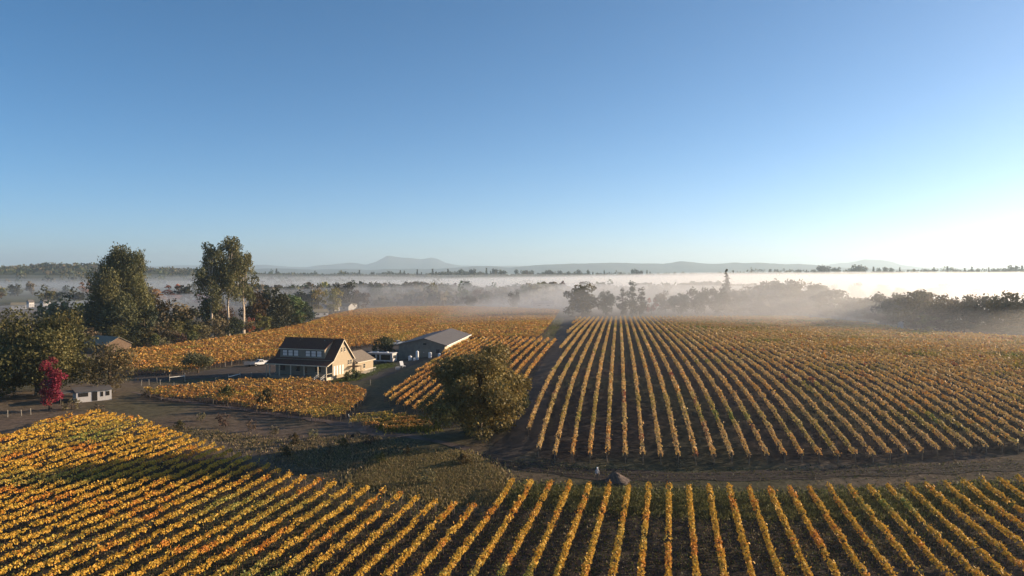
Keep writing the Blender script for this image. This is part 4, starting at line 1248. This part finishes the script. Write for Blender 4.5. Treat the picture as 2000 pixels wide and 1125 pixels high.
MB().prism([(-.25, 3.7), (.2, 3.7), (.2, 4.2), (-.25, 4.1)], -.2, .2, 'y').build('box', M['dark'], ob)
MB().slab([(-.32, -.25, 4.12), (.26, -.25, 4.25), (.26, .25, 4.25), (-.32, .25, 4.12)], .04).build('lid', M['brown_wall'], ob)
sk = thing('stake', 'leaning pale stake at the near corner of the small vine block', 'stake', P(686, 826))
MB().tube([(0, 0, -.1), (-.5, .1, 1.5)], [.07, .06], 6).build('post', M['white_wood'], sk)

# ------------------------------------------------------------------ yard clutter
def tank(px, py, h, r, label):
    t = thing('water_tank', label, 'tank', P(px, py))
    MB().tube([(0, 0, 0), (0, 0, h * .88), (0, 0, h * .96), (0, 0, h)], [r, r, r * .7, r * .25], 14).build('body', M['white_plastic'], t, smooth=False)
    MB().tube([(0, 0, h), (0, 0, h + .08)], r * .22, 10).build('lid', M['grey_plastic'], t)
tank(815, 703, 2.7, .45, 'tall white tank standing before the barn gable')
tank(801, 704, 1.4, .55, 'short white tank left of the tall white tank')
tank(809, 704, .8, .35, 'squat white drum between the two white tanks')
tank(840, 699, 1.7, .5, 'white tank by the barn door')
tank(858, 700, 1.5, .4, 'white drum by the right corner of the barn gable')
tk = thing('lounge_chair', 'pale green reclining chair at the end of the vine row by the yard', 'chair', P(789, 718), R(35))
MB().slab([(-.5, 0, .5), (.5, 0, .5), (.5, 1.1, .45), (-.5, 1.1, .45)], .1).build('seat', M['white_plastic'], tk)
MB().slab([(-.5, 1.1, .5), (.5, 1.1, .5), (.5, 1.7, 1.6), (-.5, 1.7, 1.6)], .1).build('backrest', M['white_plastic'], tk)
for x in (-.45, .4):
    for y in (.1, 1.2): MB().box(x, x + .06, y, y + .06, 0, .45).build('leg', M['white_plastic'], tk)
for j, (px, py, s_, lab) in enumerate(((777, 722, .9, 'pale wooden crate left of the reclining chair'), (742, 706, .8, 'grey box under the side of the cabin trailer'), (948, 667, 1.6, 'grey vehicle-sized crate at the far end of the barn rows'))):
    cr = thing('crate', lab, 'crate', P(px, py), R(20))
    for k in range(3):
        MB().box(-s_ * .6, s_ * .6, -s_ * .4, -s_ * .4 + .05, .05 + k * s_ * .26, .05 + k * s_ * .26 + s_ * .22).build('slat', M['grey_plastic'], cr)
    MB().box(-s_ * .6, s_ * .6, -s_ * .4 + .055, s_ * .4, .05, s_ * .8).build('body', M['white_wood'], cr)
# shrubs near the house and on the rough ground
SH = [('shrub_green', 694, 742, 720, 22, 'leafy green bush against the sunny side of the farmhouse'), ('shrub_olive', 676, 744, 728, 16, 'low olive bush at the farmhouse gable'), ('shrub_green', 682, 738, 724, 18, 'small bush under the farmhouse gable windows'),
      ('shrub_tan', 436, 835, 805, 24, 'thin bare-stemmed shrub on the rough ground left of the nest box'), ('shrub_tan', 491, 842, 818, 22, 'small brown shrub right of the thin bare-stemmed shrub'),
      ('shrub_tan', 534, 852, 832, 22, 'low dry shrub at the edge of the golden foreground rows'), ('shrub_olive', 445, 786, 752, 36, 'dark bush in front of the small vine block, left of its pair'),
      ('shrub_olive', 520, 800, 758, 40, 'dark bush in front of the small vine block, right of its pair'), ('shrub_olive', 576, 868, 846, 20, 'dark round shrub in the oak shadow'), ('shrub_tan', 642, 888, 866, 18, 'dim shrub beside the nest box pole'),
      ('shrub_olive', 745, 905, 884, 22, 'olive shrub at the left end of the rough grass'), ('shrub_olive', 905, 908, 888, 30, 'grassy shrub where the farm tracks meet'), ('shrub_tan', 835, 945, 915, 36, 'wispy shrub in the middle of the rough grass'),
      ('shrub_olive', 795, 890, 872, 16, 'small shrub on the oak side of the rough grass'), ('shrub_tan', 290, 776, 758, 30, 'scrubby bush at the left tip of the small vine block'), ('shrub_tan', 140, 800, 778, 40, 'brown scrub below the white shed'),
      ('shrub_tan', 190, 812, 790, 34, 'brown scrub right of the white shed base'), ('shrub_olive', 1024, 800, 760, 26, 'ragged bush between the oak and the dirt lane'), ('shrub_tan', 1030, 760, 735, 18, 'dry bush along the left verge of the dirt lane'),
      ('shrub_olive', 350, 838, 822, 22, 'low scrub at the left end of the clearing'), ('shrub_tan', 610, 856, 838, 26, 'dry tangled shrub on the pale footpath'), ('shrub_olive', 670, 872, 856, 20, 'dark little shrub above the nest box'),
      ('shrub_tan', 720, 868, 852, 24, 'brown weedy shrub right of the nest box'), ('shrub_olive', 560, 890, 872, 24, 'shadowed shrub at the edge of the foreground rows'), ('shrub_tan', 392, 822, 806, 18, 'small dry shrub left of the thin bare-stemmed shrub')]
for key, px, by, ty, w_, lab in SH:
    tree_px(key, px, by, ty, w_, lab, cat='bush', name='bush')

grass('grass', gp([(1000, 912), (1250, 936), (1600, 930), (2000, 912), (2000, 904), (1600, 921), (1250, 927), (1000, 902)]), 9000, .08, .25, [(.12, .10, .05), (.09, .10, .04)], 'thin weeds along the crown of the farm track', 208)

# ------------------------------------------------------------------ dirt mound and person
mp = P(1202, 940)
rgm = np.random.default_rng(3)
nr_, na_ = 10, 28
V = [(-0.2, 0.0, 1.3)]
for i in range(1, nr_ + 1):
    t = i / nr_
    for k in range(na_):
        a = 2 * math.pi * k / na_
        rad = 1.45 * t * (1 + .15 * math.sin(2 * a + 1) + .08 * math.sin(5 * a)) * (1.35 if math.cos(a) > 0 else .9)
        V.append((rad * math.cos(a) - .25 * (1 - t), rad * math.sin(a) * .8, max(-.15, 1.3 * (0.6 * (0.5 + 0.5 * math.cos(math.pi * t)) + 0.4 * (1 - t)) + rgm.normal(0, .07) * (1 - t * .7) - (.15 if i == nr_ else 0))))
Fc = [(0, 1 + k, 1 + (k + 1) % na_) for k in range(na_)]
for i in range(nr_ - 1):
    for k in range(na_):
        a, b_ = 1 + i * na_ + k, 1 + i * na_ + (k + 1) % na_
        Fc.append((a, a + na_, b_ + na_, b_))
me = bpy.data.meshes.new('dirt_mound'); me.from_pydata(V, [], Fc); me.materials.append(M['mound']); me.update()
mo = obj('dirt_mound', me); mo.location = mp
tag(mo, 'cone of brown soil piled on the farm track beside the person', 'dirt mound')

pp = P(1166, 939)
per = thing('person', 'person in white cap, grey top and dark trousers standing by the soil mound', 'person', pp, R(200))
jo = {'pelvis': (0, 0, .95), 'waist': (0, 0, 1.10), 'chest': (0, .02, 1.32), 'neck': (0, .03, 1.50), 'head': (0, .05, 1.60), 'crown': (0, .05, 1.74),
      'sl': (.19, .02, 1.42), 'el': (.27, .0, 1.15), 'wl': (.24, .12, .93), 'hl': (.22, .17, .84), 'sr': (-.19, .02, 1.42), 'er': (-.27, -.02, 1.16), 'wr': (-.26, .08, .92), 'hr': (-.25, .12, .83),
      'hipl': (.10, 0, .90), 'kl': (.11, .04, .50), 'al': (.11, -.02, .08), 'tl': (.12, .14, .03), 'hipr': (-.10, 0, .90), 'kr': (-.12, .0, .50), 'ar': (-.13, -.05, .08), 'trr': (-.14, .11, .03)}
rad = {'pelvis': .16, 'waist': .14, 'chest': .17, 'neck': .06, 'head': .095, 'crown': .07, 'sl': .075, 'el': .05, 'wl': .035, 'hl': .04, 'sr': .075, 'er': .05, 'wr': .035, 'hr': .04,
       'hipl': .10, 'kl': .065, 'al': .045, 'tl': .04, 'hipr': .10, 'kr': .065, 'ar': .045, 'trr': .04}
names = list(jo)
ed = [('pelvis', 'waist'), ('waist', 'chest'), ('chest', 'neck'), ('neck', 'head'), ('head', 'crown'), ('chest', 'sl'), ('sl', 'el'), ('el', 'wl'), ('wl', 'hl'), ('chest', 'sr'), ('sr', 'er'), ('er', 'wr'), ('wr', 'hr'),
      ('pelvis', 'hipl'), ('hipl', 'kl'), ('kl', 'al'), ('al', 'tl'), ('pelvis', 'hipr'), ('hipr', 'kr'), ('kr', 'ar'), ('ar', 'trr')]
me = bpy.data.meshes.new('body')
me.from_pydata([jo[k] for k in names], [(names.index(a), names.index(b_)) for a, b_ in ed], [])
bo = obj('body', me)
sm = bo.modifiers.new('skin', 'SKIN')
for i, k in enumerate(names):
    sv = me.skin_vertices[0].data[i]
    sv.radius = (rad[k], rad[k]); sv.use_root = (k == 'pelvis')
ss_ = bo.modifiers.new('sub', 'SUBSURF'); ss_.levels = 1; ss_.render_levels = 1
dg = bpy.context.evaluated_depsgraph_get()
ev = bpy.data.meshes.new_from_object(bo.evaluated_get(dg))
bo.modifiers.clear()
bo.data = ev
bo.parent = per
ev.materials.clear()
for m_ in ('skin', 'shirt', 'trousers'): ev.materials.append(M[m_])
for poly in ev.polygons:
    c = poly.center
    arm = abs(c.x) > .19
    poly.material_index = 0 if (c.z > 1.50 or (arm and c.z < .98)) else (1 if c.z > .98 else 2)
cp = MB().tube([(0, .05, 1.66), (0, .05, 1.72), (0, .05, 1.78), (0, .05, 1.80)], [.115, .115, .09, .03], 12)
cp.slab([(-.09, .14, 1.68), (.09, .14, 1.68), (.07, .26, 1.66), (-.07, .26, 1.66)], .015)
cp.build('cap', M['cap'], per)

# ------------------------------------------------------------------ grass, as real blades
grass('grass', gp([(745, 900), (800, 888), (900, 890), (955, 915), (985, 940), (960, 975), (880, 985), (760, 955), (690, 938), (735, 922)]), 60000, .15, .5,
      [(.25, .20, .085), (.21, .18, .07), (.30, .22, .11)], 'rough olive grass patch above the foreground rows', 201)
grass('grass', gp([(1000, 945), (1150, 958), (1300, 962), (1500, 966), (1700, 960), (1900, 950), (2010, 940), (2010, 985), (1700, 1010), (1400, 1008), (1150, 995), (985, 985)]), 62000, .1, .35,
      [(.15, .16, .055), (.12, .135, .05), (.21, .19, .08)], 'fresh green grass strip between the ends of the foreground rows', 202)
grass('grass', gp([(640, 748), (700, 742), (770, 715), (760, 708), (720, 718), (690, 735)]), 14000, .08, .2, [(.10, .14, .03), (.08, .11, .03)], 'green lawn on the sunny side of the farmhouse', 203)
grass('grass', gp([(1060, 655), (1092, 618), (1100, 622), (1078, 665)]), 9000, .1, .3, [(.11, .13, .035)], 'green verge between the orange field and the dirt lane', 204)
grass('grass', gp([(300, 830), (420, 845), (560, 860), (700, 850), (800, 870), (700, 925), (560, 905), (430, 860)]), 26000, .10, .35, [(.22, .17, .09), (.26, .19, .11), (.16, .14, .06)], 'thin rough grass in the shade left of the oak', 205)
grass('grass', gp([(760, 815), (840, 822), (850, 842), (760, 838)]), 9000, .2, .6, [(.14, .15, .03), (.17, .15, .035)], 'yellow-green weeds at the end of the short vine rows', 206)
grass('grass', gp([(0, 1125), (0, 900), (500, 905), (800, 965), (1100, 990), (2000, 985), (2000, 1125)]), 60000, .06, .22, [(.11, .10, .05), (.08, .10, .03), (.16, .12, .07)], 'sparse weeds and litter between the foreground vine rows', 207)
# ------------------------------------------------------------------ fog and haze
def vol_mat(name, dens, color=(1, 1, 1), g=0.5):
    m = bpy.data.materials.new(name)
    m.use_nodes = True
    n, l = m.node_tree.nodes, m.node_tree.links
    n.clear()
    o_ = n.new('ShaderNodeOutputMaterial')
    v = n.new('ShaderNodeVolumePrincipled')
    v.inputs['Color'].default_value = (*color, 1)
    v.inputs['Density'].default_value = dens
    v.inputs['Anisotropy'].default_value = g
    l.new(v.outputs[0], o_.inputs['Volume'])
    m.volume_intersection_method = 'FAST' if hasattr(m, 'volume_intersection_method') else None
    return m
def fog(name, x0, x1, y0, y1, top, dens, label, seed, taper=0.35, amp=3.0, color=(1, 1, 1), g=0.5, scale=120.0, nx_=60, ny_=36):
    """a closed lens of even mist lying on the ground"""
    ax, ay = np.linspace(0, 1, nx_), np.linspace(0, 1, ny_)
    U, W_ = np.meshgrid(ax, ay)
    X = x0 + (x1 - x0) * U
    yn = y0(X) if callable(y0) else y0
    Y = yn + (y1 - yn) * W_
    e = sstep(0, taper, U) * sstep(0, taper, 1 - U) * sstep(0, taper, W_) * sstep(0, taper * .6, 1 - W_)
    tt = top(X) if callable(top) else top
    Zt_ = np.maximum(-1.0, tt * e ** .6 + (vnoise(X, Y, scale, seed) - .5) * amp * e + (vnoise(X, Y, scale * .35, seed + 1) - .5) * amp * .5 * e)
    Zb = np.full_like(Zt_, -3.0)
    V = np.concatenate([np.stack([X, Y, Zt_], -1).reshape(-1, 3), np.stack([X, Y, Zb], -1).reshape(-1, 3)])
    N = nx_ * ny_
    i_ = np.arange(N).reshape(ny_, nx_)
    Fc = [*np.stack([i_[:-1, :-1], i_[:-1, 1:], i_[1:, 1:], i_[1:, :-1]], -1).reshape(-1, 4).tolist(),
          *(N + np.stack([i_[:-1, :-1], i_[1:, :-1], i_[1:, 1:], i_[:-1, 1:]], -1).reshape(-1, 4)).tolist()]
    ring = list(i_[0, :]) + list(i_[1:, -1]) + list(i_[-1, -2::-1]) + list(i_[-2:0:-1, 0])
    for a, b_ in zip(ring, ring[1:] + ring[:1]):
        Fc.append((int(b_), int(a), int(a) + N, int(b_) + N))
    me = bpy.data.meshes.new(name); me.from_pydata(V.tolist(), [], Fc); me.materials.append(vol_mat(name, dens, color, g)); me.update()
    return tag(obj(name, me), label, 'fog', kind='stuff')
FOG = dict(g=0.55)
NEAR = lambda X: 1150 - 500 * sstep(140, 460, X)
for k_, (tp, dn, am, wd) in enumerate(((14.0, 0.0022, 5.0, 'lowest and densest'), (20.5, 0.0016, 7.0, 'middle'), (26.0, 0.0008, 5.0, 'thin topmost'))):
    fog('fog_bank', -500, 4200, NEAR, 2480, lambda X, tp=tp: tp * (0.72 + 0.28 * sstep(-100, 700, X)), dn, wd + ' layer of the bright fog bank across the valley on the right', 301 + k_ * 10, .2, am, scale=170.0 - 30 * k_, nx_=150, ny_=60, **FOG)
fog('fog_bank', -2600, 900, 1150, 2250, 15.0, 0.0009, 'thin grey-violet fog bank lying across the valley on the left', 302, .25, 6, scale=150.0, nx_=100, ny_=40, **FOG)
fog('fog_bank', -2600, 900, 1250, 2250, 20.0, 0.0005, 'thinner upper layer of the grey-violet fog bank on the left', 352, .25, 7, scale=150.0, nx_=100, ny_=40, **FOG)
fog('mist', -1500, 1500, 540, 1500, 13.0, 0.0013, 'thin ground mist among the valley trees', 303, .30, 3.0, **FOG)
fog('mist', -420, 760, lambda X: 420 - 170 * sstep(40, 240, X), 800, 17.0, 0.0028, 'brighter mist drifting through the tree belt on the right', 304, .30, 4.0, **FOG)
fog('mist', -60, 900, lambda X: 340 - 125 * sstep(60, 230, X), 660, 27.0, 0.0034, 'warm mist hugging the right end of the tree belt', 306, .2, 4.0, **FOG)
fog('mist', 40, 520, 95, 520, lambda X: 11 + 0.02 * X, 0.0017, 'faint added veil imitating lens glare over the right-hand field', 305, .3, 2.0, **FOG)  # thin volume added to stand in for veiling glare on the lens

hz_me = MB().box(-19000, 19000, -1500, 20500, -14.0, 375.0)
hz = hz_me.build('haze', vol_mat('haze_air', 0.00010, (0.70, 0.88, 1.0), 0.38))
tag(hz, 'thin morning haze filling the whole valley', 'haze', kind='stuff')
